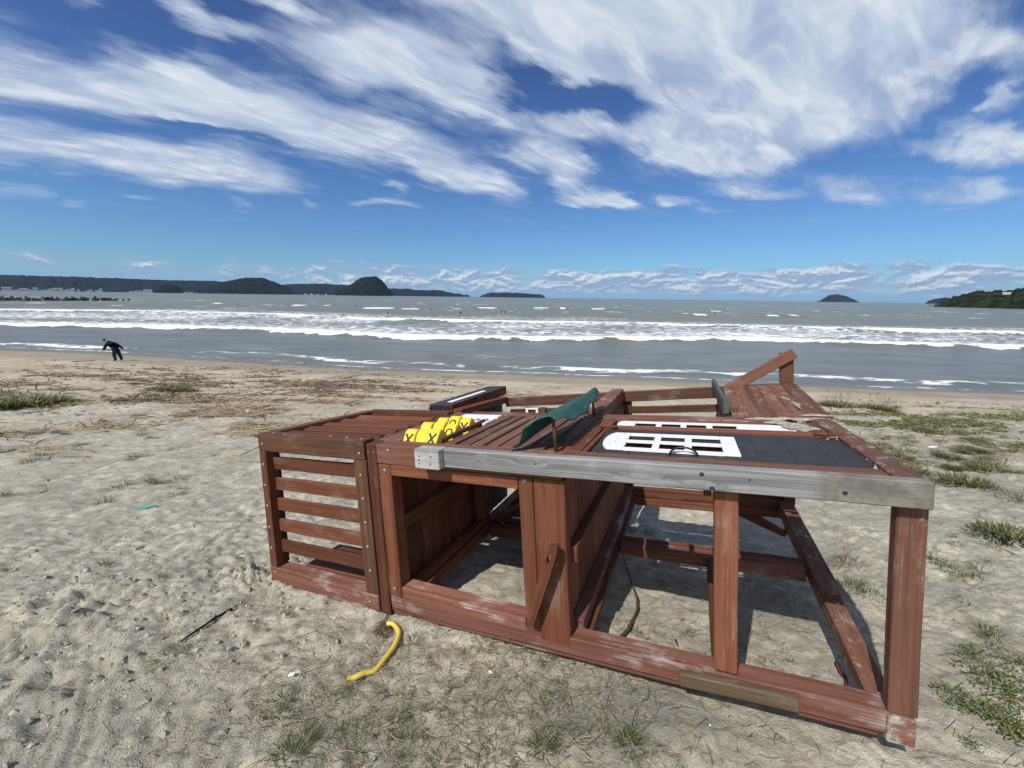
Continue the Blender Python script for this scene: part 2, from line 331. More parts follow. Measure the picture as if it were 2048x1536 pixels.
def f_foam(x, y, z):
    t = np.zeros_like(x); wob = fbm(x*.35, y*.35, 4, 41, .6)
    for fn, wd, tail in ((brk1, 4.6, 20), (brk2, 8., 26)):
        d_ = y-fn(x)-1.0*fbm(x*.16, x*0, 3, 35)+.7*wob+(.4*vn(x*1.3, x*0, 6))
        core = sstep(-.5, -.1, d_)*(.95+.3*fbm(x*.9, y*1.6, 3, 58))*(1-sstep(wd*.8, wd*1.5, d_+1.5*fbm(x*.08, x*0, 2, 44)))
        tl = sstep(-.3, .1, d_)*np.exp(-np.maximum(d_, 0)/tail)*(.66+.4*fbm(x*.05, y*.12, 3, 43))
        t = np.maximum(t, np.maximum(core*(1.05+.5*wob), tl))
    t = np.maximum(t, (.42+.3*fbm(x*.06, y*.1, 3, 45))*sstep(0, 3, y-brk1(x))*(1-sstep(-3, 6, y-brk2(x))))
    d_ = y-shore(x)
    edge = np.exp(-((d_-.35+.5*fbm(x*.2, x*0, 3, 46))/.14)**2)*(.62+.6*vn(x*.3, y*0, 3))
    wash = np.exp(-((d_-2.7+1.6*fbm(x*.15, x*0, 3, 47))/.8)**2)*(.46+.8*fbm(x*.13, x*0, 3, 48)) + .13*sstep(5., 1., d_)
    wash = wash*(.75+.5*fbm(x*1.3, y*2.2, 3, 59)); wash2 = .30*np.exp(-((d_-7)/4.)**2)*sstep(.05, .4, fbm(x*.07, y*.2, 3, 49)+.15)
    t = np.maximum(t, np.maximum(np.maximum(edge, wash), wash2))
    for (cx, cy, hw) in outer:
        r = np.abs(x-cx)/hw; t = np.maximum(t, 1.25*(1-sstep(.6, 1.1, r+.5*wob))*np.exp(-((y-cy-1.)/(1.1+1.1*(hw > 4)))**2))
    # broken water round the concrete blocks
    bx, by = wpt(100, 602); t = np.maximum(t, .95*np.exp(-((y-by+(x-bx)*.06+4)/3.)**2)*(x < bx+38)*(.62+.8*fbm(x*.05, y*.05, 2, 50)))
    bx, by = wpt(188, 600); t = np.maximum(t, 1.2*np.exp(-((y-by-3)/4.)**2)*np.exp(-((x-bx)/25)**2))
    t = np.maximum(t, 1.4*sstep(.52, .6, fbm(x*.18, y*.35, 3, 52)+.1)*sstep(100, 160, y)*(1-sstep(300, 900, y))*.5)
    return t
def f_far(x, y, z): return sstep(35, 95, y)
WX = axis([(-20000, -2500, 3000, 400), (-2500, -300, 300, 14), (-300, -95, 10, 1.6), (-95, -45, 1.2, .55), (-45, 45, .36, .36), (45, 95, .5, 1.2), (95, 300, 1.6, 10), (300, 2500, 14, 300), (2500, 20000, 400, 3000)])
WY = axis([(19, 22, 1, .4), (22, 42, .17, .17), (42, 62, .22, .26), (62, 110, .26, .6), (110, 210, .7, 1.6), (210, 700, 2.5, 20), (700, 4000, 30, 300), (4000, 20000, 500, 3000)])
water = grid_obj('water', WX, WY, swell, Mw, [('foam', f_foam), ('far', f_far)]); tag(water, kind='structure')
# ---------------------------------------------------------------- mesh builder
class MB:
    def __init__(s): s.v = []; s.f = []; s.gc = []; s.rnd = []; s.mi = []; s.sm = []
    def add(s, vs, fs, gc=None, rnd=None, mi=0, smooth=False):
        k = len(s.v); r = random.random() if rnd is None else rnd
        s.v += [Vector(p) for p in vs]; s.gc += [Vector(p) for p in (gc if gc is not None else vs)]; s.rnd += [r]*len(vs)
        s.f += [tuple(i+k for i in f) for f in fs]; s.mi += [mi]*len(fs); s.sm += [smooth]*len(fs)
    def board(s, p0, p1, wd, th, side=None, ch=.004, mi=0, bow=0., taper=None):
        """timber from p0 to p1 (centre line), wd along 'side', th along the third axis, chamfered"""
        p0, p1 = Vector(p0), Vector(p1); a = (p1-p0); L = a.length; a.normalize()
        sd = Vector(side) if side is not None else Vector((0, 0, 1))
        sd = (sd-a*sd.dot(a)).normalized(); th_ax = a.cross(sd)
        ch = min(ch, wd*.3, th*.3); r = random.random(); off = Vector((random.uniform(0, 50), random.uniform(0, 9), random.uniform(0, 9)))
        vs, gc = [], []
        nseg = 1 if L < .25 else max(2, int(L/.25))
        st = [(0., ch), (ch, 0)] + [(L*i/nseg, 0) for i in range(1, nseg)] + [(L-ch, 0), (L, ch)]
        for d_, ins in st:
            k = 1.
            if taper and d_ > taper[0]*L: k = 1-(1-taper[1])*(d_-taper[0]*L)/(L-taper[0]*L)
            hw, ht = wd/2*k-ins, th/2-ins; c = min(ch, hw*.5, ht*.5)
            off2 = bow*math.sin(math.pi*d_/L)
            wob = .0012*math.sin(d_*9+r*40)
            for x_, y_ in ((-hw+c, -ht), (hw-c, -ht), (hw, -ht+c), (hw, ht-c), (hw-c, ht), (-hw+c, ht), (-hw, ht-c), (-hw, -ht+c)):
                vs.append(p0+a*d_+sd*(x_+wob)+th_ax*(y_+off2)); gc.append(Vector((d_, x_, y_))+off)
        fs = []; n_ = len(st)
        for i in range(n_-1):
            for j in range(8):
                fs.append((i*8+j, i*8+(j+1) % 8, (i+1)*8+(j+1) % 8, (i+1)*8+j))
        fs.append(tuple(range(7, -1, -1))); fs.append(tuple(range((n_-1)*8, n_*8)))
        s.add(vs, fs, gc, r, mi)
    def bx(s, x0, x1, y0, y1, z0, z1, ch=.004, mi=0, ax=None):
        e = [x1-x0, y1-y0, z1-z0]; c = [(x0+x1)/2, (y0+y1)/2, (z0+z1)/2]
        k = e.index(max(e)) if ax is None else ax; sd = (k+1) % 3
        p0, p1 = list(c), list(c); p0[k] -= e[k]/2; p1[k] += e[k]/2; sv = [0, 0, 0]; sv[sd] = 1
        s.board(p0, p1, e[sd], e[3-k-sd], sv, ch, mi)
    def tube(s, pts, rad, n_=10, mi=0, flat=1.):
        pts = [Vector(p) for p in pts]; m_ = len(pts); rad = rad if hasattr(rad, '__len__') else [rad]*m_
        T0 = (pts[1]-pts[0]).normalized(); N = T0.orthogonal().normalized(); vs, gc = [], []; r = random.random(); l_ = 0
        for i, p in enumerate(pts):
            T = (pts[min(i+1, m_-1)]-pts[max(i-1, 0)]).normalized(); N = (N-T*N.dot(T)).normalized(); B = T.cross(N)
            if i: l_ += (p-pts[i-1]).length
            for j in range(n_):
                a = 2*math.pi*j/n_; vs.append(p+(N*math.cos(a)+B*math.sin(a)*flat)*rad[i]); gc.append(Vector((l_+r*30, math.cos(a)*rad[i], math.sin(a)*rad[i])))
        fs = [(i*n_+j, i*n_+(j+1) % n_, (i+1)*n_+(j+1) % n_, (i+1)*n_+j) for i in range(m_-1) for j in range(n_)]
        fs += [tuple(range(n_-1, -1, -1)), tuple(range((m_-1)*n_, m_*n_))]
        s.add(vs, fs, gc, r, mi, True)
    def prism(s, poly, origin, ex, ey, ez, depth, mi=0, ch=0.):
        """extrude a 2-D outline (in ex, ey) by depth along ez"""
        o = Vector(origin); ex, ey, ez = Vector(ex), Vector(ey), Vector(ez); k = len(poly)
        rings = []
        cxy = (sum(p[0] for p in poly)/k, sum(p[1] for p in poly)/k)
        def ring(d_, ins):
            out = []
            for (px, py) in poly:
                q = Vector((px-cxy[0], py-cxy[1])); l_ = q.length or 1; q = q*(1-ins/l_)
                out.append(o+ex*(cxy[0]+q.x)+ey*(cxy[1]+q.y)+ez*d_)
            return out
        lv = [(0, ch), (ch, 0), (depth-ch, 0), (depth, ch)] if ch else [(0, 0), (depth, 0)]
        vs = []
        for d_, i_ in lv: vs += ring(d_, i_)
        n_ = len(lv); fs = [(i*k+j, i*k+(j+1) % k, (i+1)*k+(j+1) % k, (i+1)*k+j) for i in range(n_-1) for j in range(k)]
        fs += [tuple(range(k-1, -1, -1)), tuple(range((n_-1)*k, n_*k))]
        s.add(vs, fs, None, None, mi)
    def build(s, name, mats, parent=None, org=None, normals=True):
        me = bpy.data.meshes.new(name)
        o_ = Vector(org) if org is not None else Vector((0, 0, 0))
        me.from_pydata([tuple(p-o_) for p in s.v], [], s.f)
        for m_ in (mats if isinstance(mats, (list, tuple)) else [mats]): me.materials.append(m_)
        me.polygons.foreach_set('material_index', s.mi); me.polygons.foreach_set('use_smooth', s.sm)
        a = me.attributes.new('gc', 'FLOAT_VECTOR', 'POINT'); a.data.foreach_set('vector', [c_ for p in s.gc for c_ in p])
        a = me.attributes.new('rnd', 'FLOAT', 'POINT'); a.data.foreach_set('value', s.rnd)
        if normals:
            bm = bmesh.new(); bm.from_mesh(me); bmesh.ops.recalc_face_normals(bm, faces=bm.faces); bm.to_mesh(me); bm.free()
        me.update(); o = bpy.data.objects.new(name, me); COL.objects.link(o)
        if parent is not None: o.parent = parent
        return o
def empty(name, loc=(0, 0, 0), mw=None):
    o = bpy.data.objects.new(name, None); COL.objects.link(o); o.empty_display_size = .2
    if mw is not None: o.matrix_world = mw
    else: o.location = loc
    return o
# ---------------------------------------------------------------- timber and other materials
def wood(name, dark, lite, pale, weather=.35, bump=.5, sandy=0., rough=.62, knots=.5):
    M_, n, b = mat(name); A = n.attr('gc').outputs['Vector']; rnd = n.attr('rnd').outputs['Fac']
    kv = n.new('ShaderNodeTexVoronoi', feature='F1'); n.put(kv, 'Vector', n.vm('MULTIPLY', A, (2.2, 9., 3.))); n.put(kv, 'Scale', 1.)
    kd = n.mr(kv.outputs['Distance'], .02, .30, 1., 0.)
    Aw = n.vm('ADD', A, n.vm('SCALE', n.comb(0., kd, kd), scale=.022*knots*2))
    g1 = n.noise(n.vm('MULTIPLY', Aw, (3., 130., 130.)), 1., 5, .65, .2); g2 = n.noise(n.vm('MULTIPLY', Aw, (1.1, 34., 34.)), 1., 4, .6, .5); g3 = n.noise(n.vm('MULTIPLY', A, (4., 9., 9.)), 1., 6, .62)
    wv_ = n.math('SINE', n.math('MULTIPLY', n.math('ADD', n.math('MULTIPLY', n.sep(Aw)[1], 1.), n.math('MULTIPLY', g2, .055)), 420.))
    c = n.mix(n.mr(g2, .3, .7), dark, lite)
    c = n.mix(n.math('MULTIPLY', n.mr(wv_, -.2, 1.), .16), c, tuple(x*.5 for x in dark))
    c = n.mix(n.math('MULTIPLY', n.mr(g1, .55, .8), .35), c, tuple(x*.55 for x in dark))
    wm = n.math('MULTIPLY', n.mr(n.math('ADD', n.math('MULTIPLY', g3, .8), n.math('MULTIPLY', g1, .35)), .60, .82), weather)
    c = n.mix(wm, c, pale)
    c = n.mix(n.math('MULTIPLY', n.mr(kv.outputs['Distance'], .035, .10, 1., 0.), .75*knots), c, tuple(x*.35 for x in dark))
    c = n.mix(1., c, n.mix(rnd, (.70, .72, .74), (1.22, 1.19, 1.16)), 'MULTIPLY')
    if sandy:
        sp_ = n.noise(n.vm('MULTIPLY', A, (.8, 1., 1.)), 16., 7, .74); sm = n.mr(sp_, .60-sandy*.17, .74-sandy*.17); c = n.mix(sm, c, (.40, .37, .31))
        h0 = n.math('MULTIPLY', sm, .8)
    else: h0 = None
    n.l.new(c, b.inputs['Base Color']); n.put(b, 'Roughness', n.mr(g1, .3, .7, rough-.1, rough+.16)); n.put(b, 'Specular IOR Level', .17)
    h = n.math('ADD', n.math('MULTIPLY', g1, .6), n.math('MULTIPLY', g2, .5))
    if h0 is not None: h = n.math('ADD', h, h0)
    n.l.new(n.bump(h, bump, .004), b.inputs['Normal']); return M_
RED = wood('redwood_stain', (.108, .038, .021), (.180, .068, .037), (.33, .25, .19), .4)
REDB = wood('redwood_stain_bright', (.160, .056, .030), (.240, .090, .049), (.40, .28, .20), .3)
REDP = wood('redwood_stain_faded', (.155, .064, .043), (.245, .108, .077), (.50, .44, .39), 1.)
BRN = wood('brown_worn_timber', (.085, .042, .024), (.155, .072, .038), (.30, .22, .17), .5)
BRNP = wood('brown_pale_timber', (.125, .057, .038), (.20, .098, .067), (.36, .30, .25), .7)
GREY = wood('silver_weathered_timber', (.19, .186, .178), (.44, .436, .42), (.66, .66, .64), .7, 1., knots=.6)
TANW = wood('bare_greenish_timber', (.085, .060, .036), (.155, .112, .068), (.30, .26, .20), .6)
SANDY = wood('sand_caked_timber', (.15, .066, .042), (.23, .10, .065), (.34, .30, .26), .8, .8, sandy=1.05)
SANDYT = wood('sandy_end_rail', (.105, .052, .036), (.17, .080, .054), (.30, .26, .21), .8, .7, sandy=.42)
POSTW = wood('worn_corner_timber', (.115, .055, .037), (.19, .088, .058), (.27, .21, .15), 1., .8, sandy=.12)
REDM = wood('worn_middle_timber', (.150, .056, .032), (.228, .092, .053), (.36, .28, .20), .6, .7)
SANDY2 = wood('sandy_redwood', (.125, .055, .035), (.195, .090, .058), (.36, .31, .25), .7, .6, sandy=.24)
nt_ = NT(GREY.node_tree); b_ = nt_.n['Principled BSDF']; src = b_.inputs['Base Color'].links[0].from_socket; ob_ = nt_.sep(nt_.new('ShaderNodeTexCoord').outputs['Object'])
ns_ = nt_.noise(nt_.new('ShaderNodeTexCoord').outputs['Object'], 14, 6, .7)
stm = nt_.mr(nt_.math('ADD', ob_[0], nt_.math('MULTIPLY', nt_.math('SUBTRACT', ns_, .5), .12)), 1.27, 1.33)
nt_.l.new(nt_.mix(nt_.math('MULTIPLY', stm, .85), src, nt_.mix(nt_.mr(ns_, .35, .65), (.13, .12, .095), (.24, .215, .17))), b_.inputs['Base Color'])
GREYS = wood('silver_timber_stained', (.17, .155, .125), (.28, .255, .21), (.42, .40, .36), .6, .9, sandy=.1, knots=1.)
DGREY = wood('slate_grey_timber', (.060, .068, .068), (.10, .112, .11), (.2, .22, .22), .5, .5)
def plain(name, col, rough=.5, spec=.4, nz=0., nscale=30, col2=None, metal=0., bump=0.):
    M_, n, b = mat(name); g = n.new('ShaderNodeTexCoord').outputs['Object']
    if nz:
        f = n.noise(g, nscale, 5, .65); c = n.mix(n.math('MULTIPLY', n.mr(f, .45, .75), nz), col, col2 or tuple(x*.5 for x in col)); n.l.new(c, b.inputs['Base Color'])
        if bump: n.l.new(n.bump(f, bump, .003), b.inputs['Normal'])
    else: n.put(b, 'Base Color', col)
    n.put(b, 'Roughness', rough); n.put(b, 'Specular IOR Level', spec); n.put(b, 'Metallic', metal); return M_
BLK = plain('black_painted_board', (.036, .034, .036), .62, .3, .6, 9, (.066, .063, .06), 0, .15)
WHITE = plain('white_plastic', (.86, .86, .86), .42, .4, .22, 35, (.60, .585, .56))
YEL = plain('yellow_plastic', (.85, .62, .045), .38, .5, .25, 20, (.72, .50, .05))
MARK = plain('dark_moulded_mark', (.035, .034, .036), .5)
RUST = plain('rusty_steel', (.16, .065, .03), .8, .3, 1., 60, (.045, .025, .018), .2, .5)
BOLT = plain('galvanised_bolt', (.42, .40, .37), .45, .5, .6, 200, (.2, .15, .12), .6)
BLACKM = plain('black_plastic_handle', (.02, .02, .02), .35)
Mg, n, b = mat('green_canvas'); A = n.new('ShaderNodeTexCoord').outputs['Object']
f = n.noise(A, 9, 5, .6); c = n.mix(n.mr(f, .35, .7), (.010, .062, .050), (.022, .105, .088)); wv1 = n.noise(A, 400, 2, .5)
n.l.new(n.mix(n.mr(wv1, .4, .7, 0, .3), c, (.05, .15, .13)), b.inputs['Base Color']); n.put(b, 'Roughness', .75); n.l.new(n.bump(f, .4, .02), b.inputs['Normal'])
# ---------------------------------------------------------------- toppled playhouse, built in its own tilted frame
PM = np.array([[.91430003, .39899182, -.06972071], [-.39125304, .91452601, .10277761], [.10476883, -.06669113, .99225792]])
PT = np.array([1.33074792, 1.19387013, -.55807997+CAMH]); ORG = Vector((-1.6, .9, -.98))
o_w = PM@np.array(ORG)+PT
mw = Matrix([[*PM[i], o_w[i]] for i in range(3)]+[[0, 0, 0, 1]])
HOUSE = empty('playhouse', mw=mw)
tag(HOUSE, 'red-brown wooden playhouse toppled on its side on the sand, with black door', 'playhouse')
def P(name, M_, fn, parent=None, label=None):
    mb = MB(); fn(mb); o = mb.build(name, M_, HOUSE if parent is None else parent, ORG)
    if label: o['label'] = label
    return o
def bolts(parent, pts, d=(0, -1, 0), r=.009):
    for p in pts:
        mb = MB(); p = Vector(p); d_ = Vector(d); q = d_.orthogonal().normalized(); e2 = d_.cross(q)
        ring = [(math.cos(i*math.pi/6)*r, math.sin(i*math.pi/6)*r) for i in range(12)]
        mb.prism(ring, p-d_*.002, q, e2, d_, .0065, 0, .002)
        mb.prism([(x*.45, y*.45) for x, y in ring], p+d_*.0045, q, e2, d_, .0012, 1)
        mb.build('bolt', [BOLT, MARK], parent, ORG)
def zb(x): return -.945+.0265*x if x > -2.5 else -1.011+.012*(x+2.5)*-1*-1   # underside of the frame
# -- slatted bay, front face
def fr(mb): mb.board((-3.245, .045, -.04), (-2.352, .045, -.042), .112, .09, (0, 0, 1))
rA = P('rail', BRN, fr); bolts(rA, [(-3.205, .0, -.05), (-2.39, 0, -.06)]); bolts(rA, [(-3.15, .05, .015), (-3.02, .03, .015), (-2.66, .06, .0145), (-2.52, .05, .0145), (-2.40, .04, .014)], (0, 0, 1))
rB = P('rail', REDP, lambda mb: mb.board((-3.28, .045, -.945), (-2.352, .045, -.957), .108, .09, (0, 0, 1))); bolts(rB, [(-3.235, 0, -.925), (-2.42, 0, -.955)])
pA = P('post', RED, lambda mb: mb.board((-3.215, .05, -.097), (-3.245, .05, -.889), .06, .10, (1, 0, 0)))
pB = P('post', BRN, lambda mb: mb.board((-2.395, .05, -.099), (-2.395, .05, -.901), .094, .10, (1, 0, 0)))
SLZ = [-.186, -.325, -.466, -.611, -.757]
bolts(pA, [(-3.217-.03*(-.1-z)/.8*-1*-1, 0, z) for z in SLZ]); bolts(pB, [(-2.395, 0, z) for z in SLZ])
for i, z in enumerate(SLZ):
    P('slat', RED, lambda mb: mb.board((-3.19-.006*i, .055, z), (-2.44, .055, z+.005), .083, .022, (0, 0, 1), .003))
# -- slatted bay: top face, end and underside
P('rail', BRN, lambda mb: mb.board((-3.232, .092, -.03), (-3.10, .86, -.03), .07, .09, (1, 0, 0)))
P('rail', RED, lambda mb: mb.board((-3.12, .885, -.025), (-2.34, .885, -.022), .09, .075, (0, 1, 0)))
for i, y in enumerate((.17, .305, .44, .575, .71)):
    P('slat', RED, lambda mb: mb.board((-3.185+.02*i, y, -.018), (-2.40, y+.02, -.018), .058, .020, (0, 1, .3), .003))
P('post', BRN, lambda mb: mb.board((-2.385, .10, -.038), (-2.375, .93, -.038), .08, .045, (1, 0, 0)))
P('post', RED, lambda mb: mb.bx(-3.12, -3.04, .85, .93, -.93, -.07))
P('post', RED, lambda mb: mb.bx(-2.43, -2.35, .85, .93, -.93, -.07))
P('rail', RED, lambda mb: mb.bx(-3.16, -2.36, .86, .94, -1.0, -.92))
for i, y in enumerate((.22, .42, .62)):
    P('slat', RED, lambda mb: mb.board((-3.16, y, -.965), (-2.38, y, -.955), .10, .026, (0, 1, 0)))
P('joist', BRN, lambda mb: mb.board((-2.83, .10, -.985), (-2.72, .85, -.985), .09, .03, (1, 0, 0)))
# -- front face of the house
pC = P('post', RED, lambda mb: mb.board((-2.302, .045, .0), (-2.302, .045, -1.004), .068, .092, (1, 0, 0)), label='full-height corner stud beside the slatted bay')
bolts(pC, [(-2.32, -.001, -.045), (-2.285, -.001, -.045)], r=.0035)
pD = P('post', RED, lambda mb: mb.board((-2.222, .045, -.110), (-2.222, .045, -.881), .086, .088, (1, 0, 0))); bolts(pD, [(-2.222, .001, -.145), (-2.226, .001, -.835)], r=.011)
rC = P('rail', BRNP, lambda mb: mb.board((-2.266, .054, -.054), (-1.215, .054, -.054), .105, .108, (0, 0, 1))); bolts(rC, [(-2.185, 0, -.032)], r=.011); P('rail', BRNP, lambda mb: mb.board((-1.214, .056, -.035), (-.078, .056, -.033), .068, .112, (0, 0, 1)))
P('rail', REDB, lambda mb: mb.board((-2.178, .040, -.139), (-1.432, .040, -.139), .060, .078, (0, 0, 1)), label='door head rail with bright patches')
pE = P('post', REDB, lambda mb: mb.board((-1.394, .046, -.108), (-1.392, .046, -.884), .070, .088, (1, 0, 0))); bolts(pE, [(-1.398, .002, -.125)], r=.010)
P('post', RED, lambda mb: mb.board((-1.281, .038, -.108), (-1.283, .038, -.907), .148, .072, (1, 0, 0)), label='wide board beside the loose lever, scratched')
P('rail', REDP, lambda mb: mb.board((-2.176, .048, -.847), (-1.43, .048, -.853), .064, .092, (0, 0, 1)))
P('rail', REDP, lambda mb: mb.board((-2.262, .047, -.926), (.004, .047, -.8795), .084, .088, (0, 0, 1)), label='long bottom beam with worn pink and white paint')
P('rail', REDP, lambda mb: mb.board((-2.264, .055, -.987), (-.085, .055, -.937), .034, .07, (0, 0, 1)))
mp = P('post', REDM, lambda mb: mb.board((-.570, .047, -.0705), (-.571, .047, -.840), .082, .088, (1, 0, 0)), label='middle post under the grey beam')
P('block', TANW, lambda mb: mb.bx(-.648, -.620, .03, .08, -.128, -.0705))
P('batten', TANW, lambda mb: mb.board((-.742, -.018, -.896), (-.334, -.018, -.874), .056, .034, (0, 0, 1)), label='unpainted greenish batten screwed to the bottom beam')
rp = P('post', POSTW, lambda mb: mb.board((-.034, .025, -.0425), (-.032, .025, -.837), .080, .048, (1, 0, 0)), label='corner post rubbed with dried sand')
P('corner_block', SANDY, lambda mb: mb.bx(-.074, .004, -.0045, .10, -.945, -.841, ax=0), label='sand-caked corner of the bottom beam')
# weathered grey beam
def gb(mb): mb.board((-1.80, -.0235, -.033), (-.002, -.0235, -.030), .090, .045, (0, 0, 1))
beam = P('weathered_beam', GREY, gb, label='silver-grey weathered beam along the front edge, stained brown at its right end')
eb = P('end_block', GREY, lambda mb: mb.bx(-1.948, -1.803, -.082, -.002, -.083, .015), beam)
for (x, z) in ((-1.915, -.018), (-1.92, -.036), (-1.92, -.056), (-1.848, -.018), (-1.855, -.054)):
    P('nail_hole', MARK, lambda mb: mb.prism([(math.cos(i)*.0045, math.sin(i)*.0035) for i in range(6)], (x, -.0832, z), (1, 0, 0), (0, 0, 1), (0, 1, 0), .002), eb)
for (x, z, r_) in ((-1.32, -.025, .004), (-.655, -.014, .009), (-.62, -.066, .0095), (-.225, -.042, .008), (-.50, -.022, .004), (-1.60, -.03, .003)):
    P('knot', MARK, lambda mb: mb.prism([(math.cos(i*.7)*r_, math.sin(i*.7)*r_*.9) for i in range(9)], (x, -.0472, z), (1, 0, 0), (0, 0, 1), (0, 1, 0), .002), beam)
# loose lever with an oval slot
def lever(mb):
    a, b_ = Vector((-1.243, -.045, -.375)), Vector((-1.385, -.030, -.80)); d_ = (b_-a); L = d_.length; d_.normalize(); ex = d_; ey = Vector((0, 1, 0)).cross(d_).normalized(); ez = ex.cross(ey)
    out = [(0, -.016), (.02, -.022), (.10, -.024), (L*.6, -.021), (L, -.017), (L, .012), (L*.6, .019), (.10, .024), (.02, .022), (0, .012)]
    hole = [(.075+.026*math.cos(i*math.pi/6), .013*math.sin(i*math.pi/6)) for i in range(12)]
    bm = bmesh.new(); vo = [bm.verts.new(a+ex*x+ey*y) for x, y in out]; vh = [bm.verts.new(a+ex*x+ey*y) for x, y in hole]
    eo = [bm.edges.new((vo[i], vo[(i+1) % len(vo)])) for i in range(len(vo))]; eh = [bm.edges.new((vh[i], vh[(i+1) % 12])) for i in range(12)]
    bmesh.ops.triangle_fill(bm, edges=eo+eh, use_beauty=True)
    fs = [f_ for f_ in bm.faces if not all(v_ in vh for v_ in f_.verts)]
    for f_ in list(bm.faces):
        if all(v_ in vh for v_ in f_.verts): bm.faces.remove(f_)
    r_ = bmesh.ops.extrude_face_region(bm, geom=list(bm.faces)); vv = [q for q in r_['geom'] if isinstance(q, bmesh.types.BMVert)]
    bmesh.ops.translate(bm, verts=vv, vec=Vector((.0, -.028, 0)))
    bm.verts.index_update(); mb.add([v_.co.copy() for v_ in bm.verts], [tuple(v_.index for v_ in f_.verts) for f_ in bm.faces], [Vector(((v_.co-a).dot(ex), (v_.co-a).dot(ey), v_.co.y)) for v_ in bm.verts]); bm.free()
P('lever', RED, lever, label='loose slotted wooden bar hanging at an angle')
for k_, (x, z, w_) in enumerate(((-3.275, -.0, .05), (-2.405, -.005, .045), (-3.30, -.985, .05), (-2.41, -.998, .045), (-2.14, -.985, .07), (-1.62, -.972, .10), (-1.33, -.965, .09), (-.62, -.950, .12), (-.20, -.936, .16))):
    yy = -.0015 if x < -2.3 else .0185
    P('joint', BRN, lambda mb: mb.bx(x, x+w_, yy, yy+.01, z-.006, z+.006, .001, ax=0))
# -- interior side walls: vertical boards with rails
def wall(x, y0, y1, z0, z1, th=.018, w_=.095):
    def f_(mb):
        y = y0
        while y < y1-.01:
            e = min(y+w_-.004, y1); mb.bx(x, x+th, y, e, z0, z1, .003, ax=2); y += w_
    return f_
P('plank_wall', RED, wall(-2.235, .095, .95, -.90, -.075), label='boarded wall left of the door opening')
P('rail', RED, lambda mb: mb.bx(-2.216, -2.17, .09, .95, -.50, -.43)); P('rail', RED, lambda mb: mb.bx(-2.216, -2.13, .095, 1.93, -.965, -.885))
P('rail', BRN, lambda mb: mb.bx(-2.216, -2.17, .095, .95, -.15, -.105))
P('rail', RED, lambda mb: mb.bx(-2.20, -2.15, .1, .98, -.884, -.84))
P('plank_wall', REDB, wall(-1.245, .075, 1.93, -.90, -.10), label='boarded wall between the two openings')
P('rail', RED, lambda mb: mb.bx(-1.226, -1.18, .075, 1.93, -.53, -.45)); pr = P('rail', REDP, lambda mb: mb.bx(-1.226, -1.165, .09, 1.93, -.90, -.825))
P('rail', RED, lambda mb: mb.bx(-1.226, -1.135, .10, 1.93, -.945, -.902))
bolts(pr, [(-1.165, y, -.85) for y in (.55, .95, 1.35)], (1, 0, 0))
P('post', BRN, lambda mb: mb.bx(-1.26, -1.17, 1.935, 2.02, -.94, -.05)); P('post', RED, lambda mb: mb.bx(-2.235, -2.15, .955, 1.04, -.88, -.06)); 
# -- bottom plane timbers
P('rail', REDP, lambda mb: mb.board((-1.13, .985, -.905), (-.10, .985, -.893), .085, .075, (0, 1, 0)))
P('rail', RED, lambda mb: mb.board((-1.13, 1.035, -.868), (-.10, 1.035, -.857), .022, .03, (0, 1, 0)))
P('plate', REDP, lambda mb: mb.bx(-.93, -.845, .95, 1.02, -.866, -.860, .001))
P('rail', RED, lambda mb: mb.board((-2.12, 1.00, -.93), (-1.25, 1.00, -.92), .085, .075, (0, 1, 0)))
P('rail', RED, lambda mb: mb.board((-1.165, 1.95, -.88), (.02, 1.95, -.86), .075, .06, (0, 0, 1)))
P('rail', RED, lambda mb: mb.board((-1.165, 1.92, -.955), (.02, 1.92, -.935), .06, .055, (0, 0, 1)))
P('rail', RED, lambda mb: mb.board((-2.12, 1.96, -.93), (-1.27, 1.96, -.92), .085, .075, (0, 0, 1)))
P('joist', RED, lambda mb: mb.board((-.590, .10, -.91), (-.583, .935, -.905), .05, .075, (1, 0, 0)))
P('rail', SANDY2, lambda mb: mb.board((-.050, .105, -.905), (-.030, 1.885, -.895), .085, .075, (1, 0, 0)))
P('rail', SANDY2, lambda mb: mb.board((-.042, .74, -.852), (-.030, 1.90, -.845), .095, .035, (1, 0, 0)), label='doubled board over the end rail')
P('brace', RED, lambda mb: mb.board((-.40, 1.955, -.93), (-.01, 1.955, -1.12), .075, .03, (0, 0, 1), taper=(.8, .6)))
P('leg', RED, lambda mb: mb.bx(-.02, .045, 1.93, 1.97, -1.11, -.965))
P('post', RED, lambda mb: mb.bx(-.045, .035, 1.89, 1.98, -.86, -.05))
# fallen slats lying inside the rear bay
for i in range(5):
    P('slat', BRN, lambda mb: mb.board((-2.12+.0*i, 1.12+.15*i, -.985), (-1.62+.1*i, 1.10+.15*i, -.97), .09, .022, (0, 1, 0)))
P('board', RED, lambda mb: mb.board((-1.72, 1.10, -.93), (-1.45, 1.85, -.93), .07, .03, (1, 0, 0)))
P('ladder_side', RED, lambda mb: mb.board((-2.08, 1.05, -.87), (-1.72, 1.95, -.80), .07, .05, (1, 0, 0)))
for x in (-2.02, -1.82, -1.62):
    P('baluster', BRN, lambda mb: mb.board((x, 1.93, -.88), (x+.04, 1.93, -.13), .06, .03, (1, 0, 0)))
